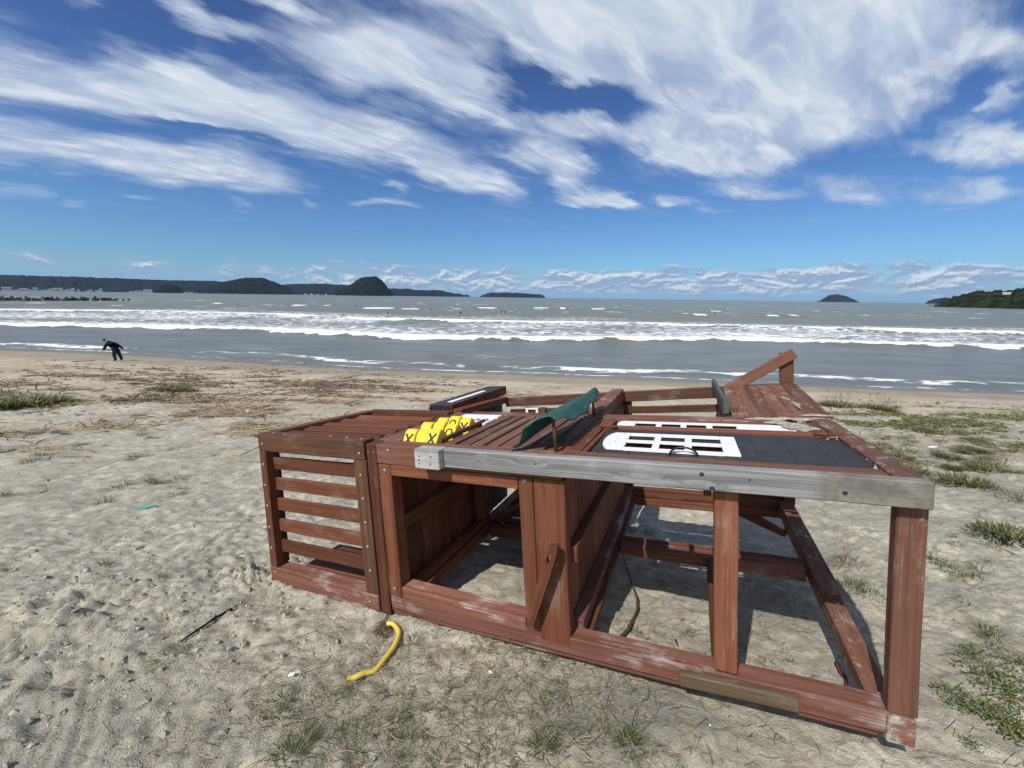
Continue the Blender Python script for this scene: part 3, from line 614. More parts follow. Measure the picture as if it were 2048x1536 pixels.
# -- top face
P('rail', BRNP, lambda mb: mb.board((-2.27, .10+.42, -.032), (-2.27, .96, -.030), .14, .05, (1, 0, 0)))
P('rail', BRNP, lambda mb: mb.board((-2.27, .112, -.028), (-2.27, .52, -.028), .14, .05, (1, 0, 0)))
P('rail', BRN, lambda mb: mb.board((-2.02, .135, -.05), (-1.96, .135, -.05), .03, .05, (0, 1, 0)))
rD = P('rail', REDP, lambda mb: mb.board((-2.195, .935, -.026), (-.21, .945, -.026), .105, .055, (0, 1, 0))); bolts(rD, [(-2.0, .93, .002)], (0, 0, 1), .007)
P('rail', RED, lambda mb: mb.board((-2.195, 1.005, -.05), (-.50, 1.005, -.05), .033, .09, (0, 1, 0)))
P('rail', REDB, lambda mb: mb.board((-1.96, .862, -.030), (-1.19, .862, -.030), .03, .035, (0, 1, 0)))
P('bar', BRN, lambda mb: mb.board((-1.928, .115, .004), (-1.940, .66, .004), .024, .024, (1, 0, 0)))
# louvred boards
def louv(mb):
    for i in range(8):
        x = -1.905+.0825*i
        mb.board((x+.039, .113, -.011-.004*(i % 2)), (x+.045, .875, -.011), .076, .018, (1, 0, .10), .002)
P('louvre_panel', BRNP, louv, label='louvred boards beside the yellow blocks')
def wideb(mb):
    for (x0, x1) in ((-1.243, -1.115),):
        mb.board(((x0+x1)/2, .61, -.022), ((x0+x1)/2, .877, -.022), x1-x0, .03, (1, 0, 0))
P('panel', RED, wideb)
P('rail', RED, lambda mb: mb.board((-1.200, .112, -.024), (-1.190, .60, -.022), .085, .05, (1, 0, 0)))
# white lattice at the far end of the block opening
def lat(mb):
    mb.bx(-2.19, -1.90, .775, .85, -.015, .008, .003); mb.bx(-2.19, -1.91, .70, .725, -.03, -.01, .003)
    for i in range(5): mb.bx(-2.19+.066*i, -2.17+.066*i, .60, .776, -.025, .002, .003)
P('lattice', WHITE, lat)
P('rail', RED, lambda mb: mb.bx(-1.06, -.46, .50, .56, -.13, -.06))
# black door
DOOR = P('door', BLK, lambda mb: [mb.bx(-1.112+.17*i, -1.112+.17*(i+1)-.0015, .121, .175, -.028, -.003, .001, ax=1) for i in range(6)], label='black boarded door with a white arched window')
def doorp(mb):
    # boards of the door around the window opening
    mb.bx(-1.112, -1.02, .1765, .585, -.028, -.003, .001); mb.bx(-1.019, -.56, .445, .585, -.028, -.003, .001)
    x = -.559
    for i in range(4): mb.bx(x, x+.1225, .1765, .585, -.028, -.003-.0006*(i % 2), .0015); x += .1232
P('door_boards', BLK, doorp, DOOR)
def winframe(mb, x0, x1, y0, y1, zt, th, nx, ny, bar, mun, arch):
    # rounded head at the x0 end, straight sides, glazing bars
    def slab(pts): mb.prism(pts, (0, 0, zt-th), (1, 0, 0), (0, 1, 0), (0, 0, 1), th, 0, .0015)
    ym = (y0+y1)/2; hh = (y1-y0)/2; N = 10
    ix0 = x0+arch+bar*.9
    outer_ = []
    for i in range(N+1):
        t = -1+2*i/N; outer_.append((x0+arch*(1-math.sqrt(max(0, 1-(t*.93)**2)))*1.0, ym+hh*t))
    pts = outer_+[(ix0, y1), (ix0, y0)]; slab(pts)
    slab([(ix0+.0003, y0), (x1-bar, y0), (x1-bar, y0+mun*.95), (ix0+.0003, y0+mun*.95)]); slab([(ix0+.0003, y1-mun*.95), (x1-bar, y1-mun*.95), (x1-bar, y1), (ix0+.0003, y1)])
    slab([(x1-bar+.0003, y0), (x1, y0), (x1, y1), (x1-bar+.0003, y1)])
    for i in range(1, nx):
        xx = ix0+(x1-bar-ix0)*i/nx; slab([(xx-mun/2, y0+mun*.95), (xx+mun/2, y0+mun*.95), (xx+mun/2, y1-mun*.95), (xx-mun/2, y1-mun*.95)])
    for j in range(1, ny):
        yy = y0+(y1-y0)*j/ny
        for i in range(nx):
            a = ix0+(x1-bar-ix0)*i/nx+(mun/2 if i else .0003); b2 = ix0+(x1-bar-ix0)*(i+1)/nx-(mun/2 if i < nx-1 else .0)
            slab([(a, yy-mun*.42), (b2, yy-mun*.42), (b2, yy+mun*.42), (a, yy+mun*.42)])
    # raised arch moulding
    rr = [(x0+arch*.85+.01+arch*(1-math.sqrt(1-(t*.85)**2)), ym+hh*.86*t) for t in [-1+2*i/N for i in range(N+1)]]
    mb.tube([(x, y, zt) for x, y in rr], .0035, 6)
P('window_frame', WHITE, lambda mb: winframe(mb, -1.085, -.505, .165, .468, .009, .010, 3, 2, .062, .030, .055), DOOR, 'white arched window of the door, six panes')
P('handle', BLACKM, lambda mb: mb.tube([(-.775+.055*(1-math.cos(t)), .150, -.003+.035*math.sin(t)) for t in np.linspace(0, math.pi, 11)], .0045, 8), DOOR)
def hinge(x, w_=.10):
    def f_(mb):
        mb.bx(x-w_/2, x+w_/2, .592, .615, -.0, .010, .002); mb.tube([(x-w_/2, .588, .010), (x+w_/2, .588, .010)], .007, 8)
        mb.prism([(-.03, 0), (.03, 0), (.018, -.035), (0, -.05), (-.018, -.035)], (x, .590, -.002), (1, 0, 0), (0, 1, 0), (0, 0, 1), .006)
    return f_
P('hinge', RUST, hinge(-1.115), DOOR, 'rusted hinge at the arched end of the door'); P('hinge', RUST, hinge(-.105, .11), DOOR)
P('rail', REDB, lambda mb: mb.board((-1.11, .628, -.042), (-.16, .632, -.042), .052, .094, (0, 1, 0)))
P('rail', RED, lambda mb: mb.board((-1.142, .112, -.035), (-1.125, .60, -.035), .024, .07, (1, 0, 0)))
P('rail', REDB, lambda mb: mb.board((-1.10, .852, -.030), (-.20, .868, -.030), .05, .05, (0, 1, 0)))
WIN = P('window', WHITE, lambda mb: winframe(mb, -1.09, -.40, .662, .822, -.003, .008, 4, 1, .07, .03, .04), label='long narrow white arched window between red rails')
P('panel', WHITE, lambda mb: mb.bx(-.3995, -.205, .662, .828, -.028, -.004, .002), WIN)
def endb(mb):
    mb.bx(-.204, -.095, .66, .885, -.045, .0005, .003, ax=1)
P('board', SANDY2, endb)
P('rail', SANDYT, lambda mb: mb.board((-.036, .001, -.0165), (-.050, .985, -.012), .080, .050, (1, 0, 0)), label='sand-caked end rail of the top face')
P('rail', RED, lambda mb: mb.board((-.082, .615, -.02), (-.10, .985, -.014), .020, .045, (1, 0, 0)))
# rear bay: sloping boarded panel and frame
def rz(x, y):      # height of the rear bay's skin
    t = (y-1.0)/.95; return t*(.078+.083*x/1.2*1.) if x > -1.3 else t*(-.012-.03*(-(x+1.3)))
def deck(mb):
    xs = [-.468, -.405, -.325, -.245, -.165, -.085, .012]
    for a, c2 in zip(xs[:-1], xs[1:]):
        xm = (a+c2)/2; mb.board((xm-.0, 1.0, .003), (xm+.012, 1.90, rz(xm, 1.9)+.003), c2-a-.0007, .02, (1, 0, 0), .0007)
P('deck_panel', SANDY2, deck, label='sloping boarded panel at the rear corner')
P('rail', BRNP, lambda mb: mb.board((-2.36, 1.935, -.085), (.02, 1.935, .045), .085, .065, (0, 0, 1)), label='rear top rail')
P('rail', BRN, lambda mb: mb.board((-2.33, 1.955, -.19), (-.44, 1.955, -.115), .06, .03, (0, 0, 1)))
P('rail', RED, lambda mb: mb.board((-2.37, 1.02, -.02), (-2.37, 1.90, -.055), .075, .06, (1, 0, 0)))
P('rail', REDP, lambda mb: mb.board((-1.275, 1.02, -.015), (-1.275, 1.90, .005), .105, .09, (1, 0, 0)))
P('rail', BRN, lambda mb: mb.board((-1.275, 1.02, -.13), (-1.275, 1.90, -.09), .09, .09, (1, 0, 0)))
P('rail', RED, lambda mb: mb.bx(-.50, -.44, 1.02, 1.90, -.16, -.012))
def rearw(mb):
    x = -2.33
    while x < -1.36:
        if not (-2.18 < x < -2.06): mb.bx(x, x+.093, 1.995, 2.013, -1.13, -.225, .003, ax=2)
        x += .096
P('plank_wall', BRN, rearw, label='boarded rear wall')
def lowr(mb):
    x = -.50
    while x < -.05: mb.bx(x, x+.093, 1.99, 2.006, -.84, -.17, .003, ax=2); x += .096
P('plank_wall', BRN, lowr, label='short boarded strip of rear wall by the corner')
P('window', WHITE, lambda mb: [mb.bx(-2.16, -2.03, 1.925, 1.94, -.155, -.125, .002), mb.bx(-2.16, -2.135, 1.925, 1.94, -.30, -.156, .002), mb.bx(-2.055, -2.03, 1.925, 1.94, -.30, -.156, .002), mb.bx(-2.16, -2.03, 1.925, 1.94, -.33, -.301, .002)], label='small square white window in the rear wall')
# grey rounded board standing on the rear bay
def gbd(mb):
    prof = [(-.015, 0), (.015, 0), (.015, .072), (.010, .084), (0, .089), (-.010, .084), (-.015, .072)]
    o0 = Vector((-.492, 1.09, .002)); o1 = Vector((-.520, 1.95, .036)); vs = [o0+Vector((x, 0, z)) for x, z in prof]+[o1+Vector((x, 0, z)) for x, z in prof]
    gc = [Vector((0, z, x)) for x, z in prof]+[Vector((.84, z, x)) for x, z in prof]; k = 7
    mb.add(vs, [(j, (j+1) % k, k+(j+1) % k, k+j) for j in range(k)]+[tuple(range(k-1, -1, -1)), tuple(range(k, 2*k))], gc)
P('handrail', DGREY, gbd, label='round-edged slate grey board standing on edge')
P('block', TANW, lambda mb: mb.bx(-.475, -.425, 1.08, 1.13, .016, .040, .002))
# triangular foot bracket standing up at the rear corner
P('leg', BRN, lambda mb: mb.board((-.026, 1.955, .085), (-.03, 1.955, .315), .088, .045, (1, 0, 0)))
P('brace', BRNP, lambda mb: mb.board((-.44, 1.918, .030), (.014, 1.918, .312), .078, .028, (0, 0, 1)), label='diagonal brace of the upright foot bracket')
# dark ribbed box behind the rail
def box2(mb):
    mb.board((-2.425, 1.02, .002), (-2.425, 2.06, .018), .085, .022, (0, 0, 1))
BOX = P('side_box', RED, box2, label='dark ribbed box with a red side board behind the rail')
P('box_top', BLK, lambda mb: mb.board((-2.535, 1.02, .033), (-2.515, 2.06, .052), .195, .018, (1, 0, 0)), BOX)
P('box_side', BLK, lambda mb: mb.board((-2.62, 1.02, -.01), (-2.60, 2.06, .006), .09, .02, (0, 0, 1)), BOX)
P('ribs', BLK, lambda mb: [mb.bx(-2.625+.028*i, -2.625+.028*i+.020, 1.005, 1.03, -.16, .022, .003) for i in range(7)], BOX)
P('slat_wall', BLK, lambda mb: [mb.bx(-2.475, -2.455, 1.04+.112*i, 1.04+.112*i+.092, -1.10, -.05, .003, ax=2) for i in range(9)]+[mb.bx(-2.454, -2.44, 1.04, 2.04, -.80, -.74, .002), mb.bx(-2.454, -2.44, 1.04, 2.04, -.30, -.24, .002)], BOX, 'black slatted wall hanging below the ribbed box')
P('strip', WHITE, lambda mb: mb.board((-2.50, 1.13, .0465), (-2.49, 1.72, .0575), .05, .006, (1, 0, 0)), BOX, 'white strip on the dark box')
# ---- noughts-and-crosses blocks, green awning
def rblock(mb, cx, cy, cz, ry, L=.074, R=.079):
    poly = []
    for k in range(3):
        a0 = ry+k*2*math.pi/3
        for q in (-.42, -.2, 0, .2, .42): poly.append((math.cos(a0+q)*R*(1-.10*(abs(q)/.42)**2), math.sin(a0+q)*R*(1-.10*(abs(q)/.42)**2)))
    mb.prism(poly, (cx-L/2, cy, cz), (0, 1, 0), (0, 0, 1), (1, 0, 0), L, 0, .006)
kinds = [['x', '', 'x'], ['', '', 'o'], ['', 'o', 'x']]
for r_ in range(3):
    for c_ in range(3):
        cx, cy, cz = -2.150+.082*c_, .180+.165*r_+random.uniform(-.008, .008), -.026+.002*r_+random.uniform(-.007, .007)
        k = kinds[r_][c_]; ry = math.pi/2+math.pi/3 + (0 if k else 1.05) + random.uniform(-.08, .08) if k != '' else math.pi/2+random.uniform(-.1, .1)
        if k: ry = math.radians(82+random.uniform(-8, 8))
        bl = P('game_block', YEL, lambda mb: rblock(mb, cx, cy, cz, ry), label={'x': 'yellow block with a dark X', 'o': 'yellow block with a dark ring', '': 'plain yellow side of a block'}[k])
        if k:
            # mark lies on the facet whose normal leans towards the front and up
            na = ry+math.pi/3; best = min(((na+q*2*math.pi/3) for q in range(3)), key=lambda a: abs(((a-math.radians(142)+math.pi) % (2*math.pi))-math.pi))
            nrm = Vector((0, math.cos(best), math.sin(best))); up = Vector((0, -nrm.z, nrm.y)); up = up if up.z > 0 else -up
            o_ = Vector((cx, cy, cz))+nrm*.0570
            def mk(mb):
                if k == 'x':
                    for sg in (1, -1):
                        d_ = (Vector((1, 0, 0))*.72+up*sg).normalized(); mb.board(o_-d_*.040, o_+d_*.040, .0125, .006+.001*sg, d_.cross(nrm), .002)
                else:
                    mb.tube([o_+Vector((1, 0, 0))*math.cos(t)*.020+up*math.sin(t)*.024 for t in np.linspace(0, 2*math.pi, 15)], .0055, 6)
            P('mark', MARK, mk, bl)
P('axle', BRN, lambda mb: [mb.tube([(-2.2, .180+.165*i, -.036), (-1.93, .180+.165*i, -.036)], .01, 8) for i in range(3)])
def canvas(mb):
    nu, nv = 26, 22; vs = []
    # profile across x: hangs from the rods at x=-1.27, long flap to the left, short one to the right
    for j in range(nv+1):
        t = j/nv; y = .02+t*.98
        sag = -.022*math.sin(math.pi*t)
        fx = .0
        for i in range(nu+1):
            s_ = i/nu
            rid = Vector((-1.272, y, .180+sag*.5))
            if s_ < .72:                        # left flap: hem, crease, ridge
                hem = Vector((-1.440+.135*t, y+.02*(1-t), .002+.125*t)); cr_ = Vector((-1.405+.10*t, y, .112+.05*t))
                q = s_/.72
                p = hem.lerp(cr_, q/.5) if q < .5 else cr_.lerp(rid, (q-.5)/.5)
                p.x -= .035*max(0, 1-q/.22)**2*(1-t); p.z += .010*math.sin(q*math.pi)*(1-t)+.006*math.sin(q*9+t*8)*math.sin(math.pi*q); p.x += .006*math.sin(t*13+q*4)
            else:
                q = (s_-.72)/.28; k_ = .35+.65*math.sin(math.pi*min(1, t*.9+.1))
                p = Vector((rid.x+.004+.055*q*k_, y+.01*q, rid.z-.055*q**1.2*k_+.010*math.sin(t*11+1)*q+.009*math.sin(t*23)*q*q))
            vs.append(p)
    w_ = nu+1; fs = [(j*w_+i, j*w_+i+1, (j+1)*w_+i+1, (j+1)*w_+i) for j in range(nv) for i in range(nu)]
    mb.add(vs, fs, None, 0, 0, True)
aw = P('awning', Mg, canvas, label='crumpled green canvas flap held up by two rusty rods')
sm_ = aw.modifiers.new('thick', 'SOLIDIFY'); sm_.thickness = .003
for (x, y) in ((-1.262, .085), (-1.268, .93)):
    P('rod', RUST, lambda mb: mb.tube([(x, y, -.005), (x-.006, y-.003, .09), (x-.008, y-.006, .172)], [.0085, .0078, .0075], 10), aw)
# dried sand stuck on the top corner
Msc, n, b = mat('dried_sand_crust'); g = n.new('ShaderNodeTexCoord').outputs['Object']
f = n.noise(g, 40, 5, .7); n.l.new(n.mix(n.mr(f, .35, .65), (.25, .235, .20), (.44, .41, .35)), b.inputs['Base Color']); n.put(b, 'Roughness', .95); n.l.new(n.bump(f, .8, .01), b.inputs['Normal'])
def crust(mb):
    def patch(pts, zt, h):
        # ragged low mound over an outline in x,y
        for (x, y, rx, ry, a) in pts:
            N = 22; ring = []; vs = []
            for k in range(4):
                rr = (1, .8, .5, .15)[k]; hh = (0, .5, .85, 1)[k]
                for i in range(N):
                    t = 2*math.pi*i/N; wob = 1+.35*math.sin(t*3+x*50)+.22*math.sin(t*7+y*90); q = Vector((rx*math.cos(t)*wob*rr, ry*math.sin(t)*wob*rr))
                    vs.append((x+q.x*math.cos(a)-q.y*math.sin(a), y+q.x*math.sin(a)+q.y*math.cos(a), zt(x, y)+.002+h*hh*(.7+.5*random.random())))
            fs = [(k*N+i, k*N+(i+1) % N, (k+1)*N+(i+1) % N, (k+1)*N+i) for k in range(3) for i in range(N)]+[tuple(range(3*N, 4*N))]
            mb.add(vs, fs, None, 0, 0, True)
    patch([(-.215, .80, .055, .07, .2), (-.175, .72, .045, .05, 1), (-.26, .84, .05, .02, 0), (-.10, .95, .10, .022, 0), (-.30, .93, .08, .014, -.1), (-.22, .955, .06, .014, 0)], lambda x, y: .0015, .012)
    patch([(-.10, 1.28, .018, .12, 0), (-.06, 1.02, .06, .02, 0), (-.12, 1.42, .015, .05, .1)], lambda x, y: rz(x, y)+.012, .008)
    patch([(-.09, .56, .05, .012, 0), (-.055, .60, .06, .02, 0), (-.07, .50, .014, .05, 0), (-.072, .38, .010, .07, 0), (-.074, .25, .009, .06, 0), (-.07, .17, .014, .03, 0)], lambda x, y: -.018, .022)
P('sand_crust', Msc, crust, label='patches of dried sand stuck to the top corner')['kind'] = 'stuff'
# ---------------------------------------------------------------- far land
def hillmat(name, c1, c2, sc_, c3=None):
    M_, n, b = mat(name); g = n.new('ShaderNodeNewGeometry').outputs['Position']
    f = n.noise(g, sc_, 6, .65); f2_ = n.noise(g, sc_*.25, 4, .6)
    c = n.mix(n.mr(f, .38, .65), c1, c2)
    if c3: c = n.mix(n.mr(f2_, .52, .62), c, c3)
    n.l.new(c, b.inputs['Base Color']); n.put(b, 'Roughness', .95); n.put(b, 'Specular IOR Level', .1); n.l.new(n.bump(f, 1., .6/sc_), b.inputs['Normal']); return M_
def ridge(name, prof, dist, half, material, rough=.03, dens_=6, seed=0, base=None, fronts=.9):
    """land whose skyline follows the profile; a real solid ridge standing at 'dist' metres, 'half' metres deep each way"""
    px = np.array([p[0] for p in prof], float); py = np.array([p[1] for p in prof], float)
    N = int((px[-1]-px[0])/dens_*2)+2; X = np.linspace(px[0], px[-1], N); Y = np.interp(X, px, py)
    rows = 15; T = np.linspace(-1, 1, rows); co = []
    for i, (x, y) in enumerate(zip(X, Y)):
        q = ray(x, y); hd = math.hypot(q[0], q[1]); d2 = q[:2]/hd; D0 = dist(x) if callable(dist) else dist
        H = max(CAMH+D0*q[2]/hd, .2)
        for j, t in enumerate(T):
            D_ = D0+half*t; s_ = 1-abs(t)**1.6
            nz = fbm(np.array([x*.05+seed]), np.array([t*3+seed]), 4, seed)[0]
            h = H*(s_*(1+rough*0) + (rough*8*nz*s_*(1-s_) if abs(t) > .01 else 0)) if t > 0 else H*(s_**fronts+rough*9*nz*s_*(1-s_))
            if abs(t) < .08: h = H*(1+rough*.5*nz)
            co.append((d2[0]*D_, d2[1]*D_, max(h, 0)-.6))
    fs = [(i*rows+j, i*rows+j+1, (i+1)*rows+j+1, (i+1)*rows+j) for i in range(N-1) for j in range(rows-1)]
    me = bpy.data.meshes.new(name); me.from_pydata(co, [], fs); me.polygons.foreach_set('use_smooth', [True]*len(fs)); me.materials.append(material)
    o = bpy.data.objects.new(name, me); COL.objects.link(o); tag(o, kind='structure'); return o
def bumpy(prof, a, s0, st=3., fq=.11):
    out = []
    px = np.append(np.arange(prof[0][0], prof[-1][0], st), prof[-1][0]); py = np.interp(px, [p[0] for p in prof], [p[1] for p in prof])
    for x, y in zip(px, py): out.append((x, y+a*fbm(np.array([x*fq]), np.array([s0]), 4, 61, .65)[0]))
    return out
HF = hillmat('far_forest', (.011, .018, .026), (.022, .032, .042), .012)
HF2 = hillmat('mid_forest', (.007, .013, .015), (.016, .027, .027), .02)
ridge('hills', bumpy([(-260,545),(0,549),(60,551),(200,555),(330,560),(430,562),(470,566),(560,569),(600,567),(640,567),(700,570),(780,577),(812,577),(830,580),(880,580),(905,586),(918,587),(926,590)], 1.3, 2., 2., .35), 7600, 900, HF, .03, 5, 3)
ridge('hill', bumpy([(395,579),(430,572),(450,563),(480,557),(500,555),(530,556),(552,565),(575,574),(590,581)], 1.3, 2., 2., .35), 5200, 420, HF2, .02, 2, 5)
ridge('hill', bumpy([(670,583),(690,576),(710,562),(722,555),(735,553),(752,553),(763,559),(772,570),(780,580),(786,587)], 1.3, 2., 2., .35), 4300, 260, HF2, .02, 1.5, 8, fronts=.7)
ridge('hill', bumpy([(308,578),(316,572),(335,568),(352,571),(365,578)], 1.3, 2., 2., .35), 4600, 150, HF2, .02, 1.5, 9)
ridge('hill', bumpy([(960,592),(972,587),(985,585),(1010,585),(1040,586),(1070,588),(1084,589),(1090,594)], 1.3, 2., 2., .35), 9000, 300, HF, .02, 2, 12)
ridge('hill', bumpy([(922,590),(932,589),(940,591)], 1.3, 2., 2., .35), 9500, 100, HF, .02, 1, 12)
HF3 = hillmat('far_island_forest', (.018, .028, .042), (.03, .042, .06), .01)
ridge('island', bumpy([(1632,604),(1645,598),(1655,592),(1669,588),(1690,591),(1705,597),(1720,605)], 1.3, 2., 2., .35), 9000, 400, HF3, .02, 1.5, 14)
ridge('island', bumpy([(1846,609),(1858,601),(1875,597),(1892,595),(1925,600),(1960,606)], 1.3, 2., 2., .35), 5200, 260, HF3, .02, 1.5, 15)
HG = hillmat('headland_scrub', (.010, .018, .009), (.036, .048, .022), .07, (.085, .075, .045))
ridge('headland', bumpy([(1868,611),(1885,604),(1905,594),(1930,585),(1960,581),(2000,580),(2030,578),(2048,574),(2100,566),(2300,540),(2600,520)], 4.5, 1.), lambda x: 900-(x-1860)*.35, 110, HG, .05, 2.5, 21, fronts=.6)
ROCK = plain('pale_concrete', (.36, .34, .31), .9, .2, .6, .3, (.2, .19, .18)); DROCK = plain('dark_wet_rock', (.045, .042, .042), .7, .4, .5, .2, (.09, .085, .08))
ridge('headland_shore', [(1900,611),(1915,609),(2000,613),(2048,614),(2400,622)], lambda x: 830-(x-1860)*.45, 14, DROCK, .3, 4, 25)
def far_pt(px, dist, z=0.):
    q = ray(px, 600); hd = math.hypot(q[0], q[1]); return Vector((q[0]/hd*dist, q[1]/hd*dist, z)), math.atan2(q[0], q[1])
def simple(name, fn, M_, label, cat, group=None, loc=(0, 0, 0), rz=0):
    mb = MB(); fn(mb); o = mb.build(name, M_); o.location = loc; o.rotation_euler = (0, 0, rz); return tag(o, label, cat, group)
# sea wall of the headland
p0, a0 = far_pt(1862, 860); p1, _ = far_pt(1890, 835); p2, _ = far_pt(2060, 745)
simple('sea_wall', lambda mb: (mb.board(p0+Vector((0, 0, 1.3)), p1+Vector((0, 0, 1.6)), 4.4, 5., (0, 0, 1), .2), mb.board(p1+Vector((0, 0, .8)), p2+Vector((0, 0, .8)), 3., 3., (0, 0, 1), .2)), ROCK, 'pale concrete sea wall along the foot of the green headland', 'sea wall')
WB = plain('white_render', (.62, .61, .58), .8); GB = plain('grey_roof', (.22, .22, .23), .8); WD = plain('dark_glass', (.05, .06, .07), .3)
def house(px, dist, wd, ht, dp, label, group=None, z=0., roof=GB, cat='building', name='building'):
    loc, a = far_pt(px, dist, z); h_ = empty(name, loc); h_.rotation_euler = (0, 0, -a); tag(h_, label, cat, group)
    mb = MB(); mb.bx(-wd/2, wd/2, -dp/2, dp/2, 0, ht, .05, ax=0); mb.build('wall', WB, h_)
    mb = MB(); rr = [(-dp/2-.6, 0), (dp/2+.6, 0), (0, ht*.18+.8)]; mb.prism(rr, (-wd/2-.5, 0, ht+.02), (0, 1, 0), (0, 0, 1), (1, 0, 0), wd+1); mb.build('roof', roof, h_)
    mb = MB(); nwi = max(2, int(wd/9))
    for i in range(nwi):
        x = -wd/2+wd*(i+.5)/nwi; mb.bx(x-wd/nwi*.3, x+wd/nwi*.3, -dp/2-.15, -dp/2-.01, ht*.45, ht*.7, .02, ax=0)
    mb.build('window', WD, h_); return h_
house(2010, 775, 6, 1.7, 4, 'small white house on top of the green headland', z=float(CAMH+790*ray(2010, 590)[2]/math.hypot(*ray(2010, 590)[:2])), roof=WB)
rb = random.Random(5)
for i in range(26):
    px = [18,34,52,58,66,74,88,100,104,112,120,126,133,139,147,152,160,178,186,197,205,268,276,284,292,300][i]+rb.uniform(-2, 2)
    house(px, 6350+rb.uniform(-60, 60), rb.uniform(22, 75), rb.uniform(10, 22) if i % 5 else 30, 25, 'pale building on the far shore at the foot of the long dark hills', 'far buildings along the bay', z=-.5)
for i in range(8):
    px = [366, 374, 384, 400, 612, 624, 636, 653][i]; house(px, 6350+rb.uniform(-60, 60), rb.uniform(20, 45), rb.uniform(8, 14), 20, 'pale building on the far shore at the foot of the long dark hills', 'far buildings along the bay', z=-.5)
# breakwater blocks: four-legged concrete units
def tetra(mb, s_=1.):
    dirs = [Vector((0, 0, 1)), Vector((.94, 0, -.33)), Vector((-.47, .816, -.33)), Vector((-.47, -.816, -.33))]
    for d_ in dirs: mb.tube([Vector((0, 0, 0)), d_*.8*s_, d_*1.5*s_], [.62*s_, .55*s_, .42*s_], 8)
mbt = MB(); tetra(mbt, 1.15); t0 = mbt.build('concrete_block', DROCK); first = True
rb = random.Random(11)
for i in range(58):
    px = -10+i*4.5+rb.uniform(-1.5, 1.5); 
    if px > 232: px = 232+(i-54)*8
    x, y = wpt(px, 601.3); o = t0 if first else t0.copy()
    if not first: COL.objects.link(o)
    first = False
    o.location = (x, y+rb.uniform(-2, 2), .35+rb.uniform(-.3, .7)); o.rotation_euler = (rb.uniform(0, 6), rb.uniform(0, 6), rb.uniform(0, 6)); sc2 = rb.uniform(.55, .85)*(.7 if px > 225 else 1); o.scale = (sc2,)*3
    tag(o, 'dark concrete four-legged block heaped in the breakwater offshore', 'breakwater block', 'breakwater blocks')
# ---------------------------------------------------------------- people
SKIN = plain('skin', (.42, .25, .17), .6, .3); JAC = plain('dark_navy_jacket', (.014, .015, .022), .85, .1, .3, 12, (.015, .016, .022)); JEA = plain('dark_jeans', (.018, .026, .05), .85, .1, .3, 12, (.022, .028, .045)); HAI = plain('black_hair', (.012, .010, .010), .6); SHOE = plain('dark_shoe', (.02, .02, .022), .6)
WSUIT = plain('black_wetsuit', (.012, .013, .015), .4)
def skinned(name, joints, edges, radii, mats, midx=None, root=0, parent=None, sub=2):
    me = bpy.data.meshes.new(name); me.from_pydata(joints, edges, []); o = bpy.data.objects.new(name, me); COL.objects.link(o)
    md = o.modifiers.new('skin', 'SKIN'); md.use_smooth_shade = True
    for i, r_ in enumerate(radii):
        v_ = me.skin_vertices[0].data[i]; v_.radius = r_ if hasattr(r_, '__len__') else (r_, r_); v_.use_root = (i == root)
    ss = o.modifiers.new('sub', 'SUBSURF'); ss.levels = sub; ss.render_levels = sub
    dg = bpy.context.evaluated_depsgraph_get(); ev = o.evaluated_get(dg); nm = bpy.data.meshes.new_from_object(ev); nm.name = name
    o.modifiers.clear(); o.data = nm; nm.materials.clear()
    for m_ in mats: nm.materials.append(m_)
    if midx:
        for p in nm.polygons: p.material_index = midx(p.center); p.use_smooth = True
    if parent is not None: o.parent = parent
    return o
def hand(base, d_, up, k0, J, Ed, Rd, s_=1.):
    """palm and five fingers grown from joint index k0 at 'base' along d_"""
    d_ = Vector(d_).normalized(); up = Vector(up); sd = d_.cross(up).normalized()
    pm = base+d_*.05*s_; kp = len(J); J.append(pm); Ed.append((k0, kp)); Rd.append((.030*s_, .016*s_))
    for q, L in zip((-1.5, -.5, .5, 1.5), (.060, .070, .066, .052)):
        a = pm+d_*.040*s_+sd*q*.018*s_; k = len(J); J.append(a); Ed.append((kp, k)); Rd.append(.0085*s_)
        b_ = a+(d_*.9+up*-.2)*L*.55*s_; J.append(b_); Ed.append((k, k+1)); Rd.append(.0078*s_)
        c_ = b_+(d_*.75+up*-.5)*L*.5*s_; J.append(c_); Ed.append((k+1, k+2)); Rd.append(.0066*s_)
    a = pm+sd*-.035*s_+d_*.005; k = len(J); J.append(a); Ed.append((kp, k)); Rd.append(.0095*s_); J.append(a+(d_*.7+sd*-.6)*.038*s_); Ed.append((k, k+1)); Rd.append(.008*s_)
pp = at(237, 722)
PER = empty('person', pp); tag(PER, 'person in dark jacket and jeans leaning forward with arms out, walking along the wet sand', 'person')
PER.rotation_euler = (0, 0, .25)
J = [Vector(q) for q in ((-.02, 0, .80), (-.07, 0, .96), (-.15, 0, 1.12), (-.24, 0, 1.24), (-.34, -.01, 1.31), (-.43, -.01, 1.35), (-.50, -.01, 1.36),
     (-.33, -.17, 1.18), (-.45, -.24, .98), (-.55, -.26, .80), (-.15, .17, 1.18), (.05, .24, 1.00), (.21, .26, .82),
     (-.04, -.09, .76), (-.13, -.10, .43), (-.08, -.10, .09), (-.21, -.10, .045), (.00, .09, .76), (.06, .10, .42), (.15, .10, .12), (.06, .11, .05))]
Ed = [(0,1),(1,2),(2,3),(3,4),(4,5),(5,6),(3,7),(7,8),(8,9),(3,10),(10,11),(11,12),(0,13),(13,14),(14,15),(15,16),(0,17),(17,18),(18,19),(19,20)]
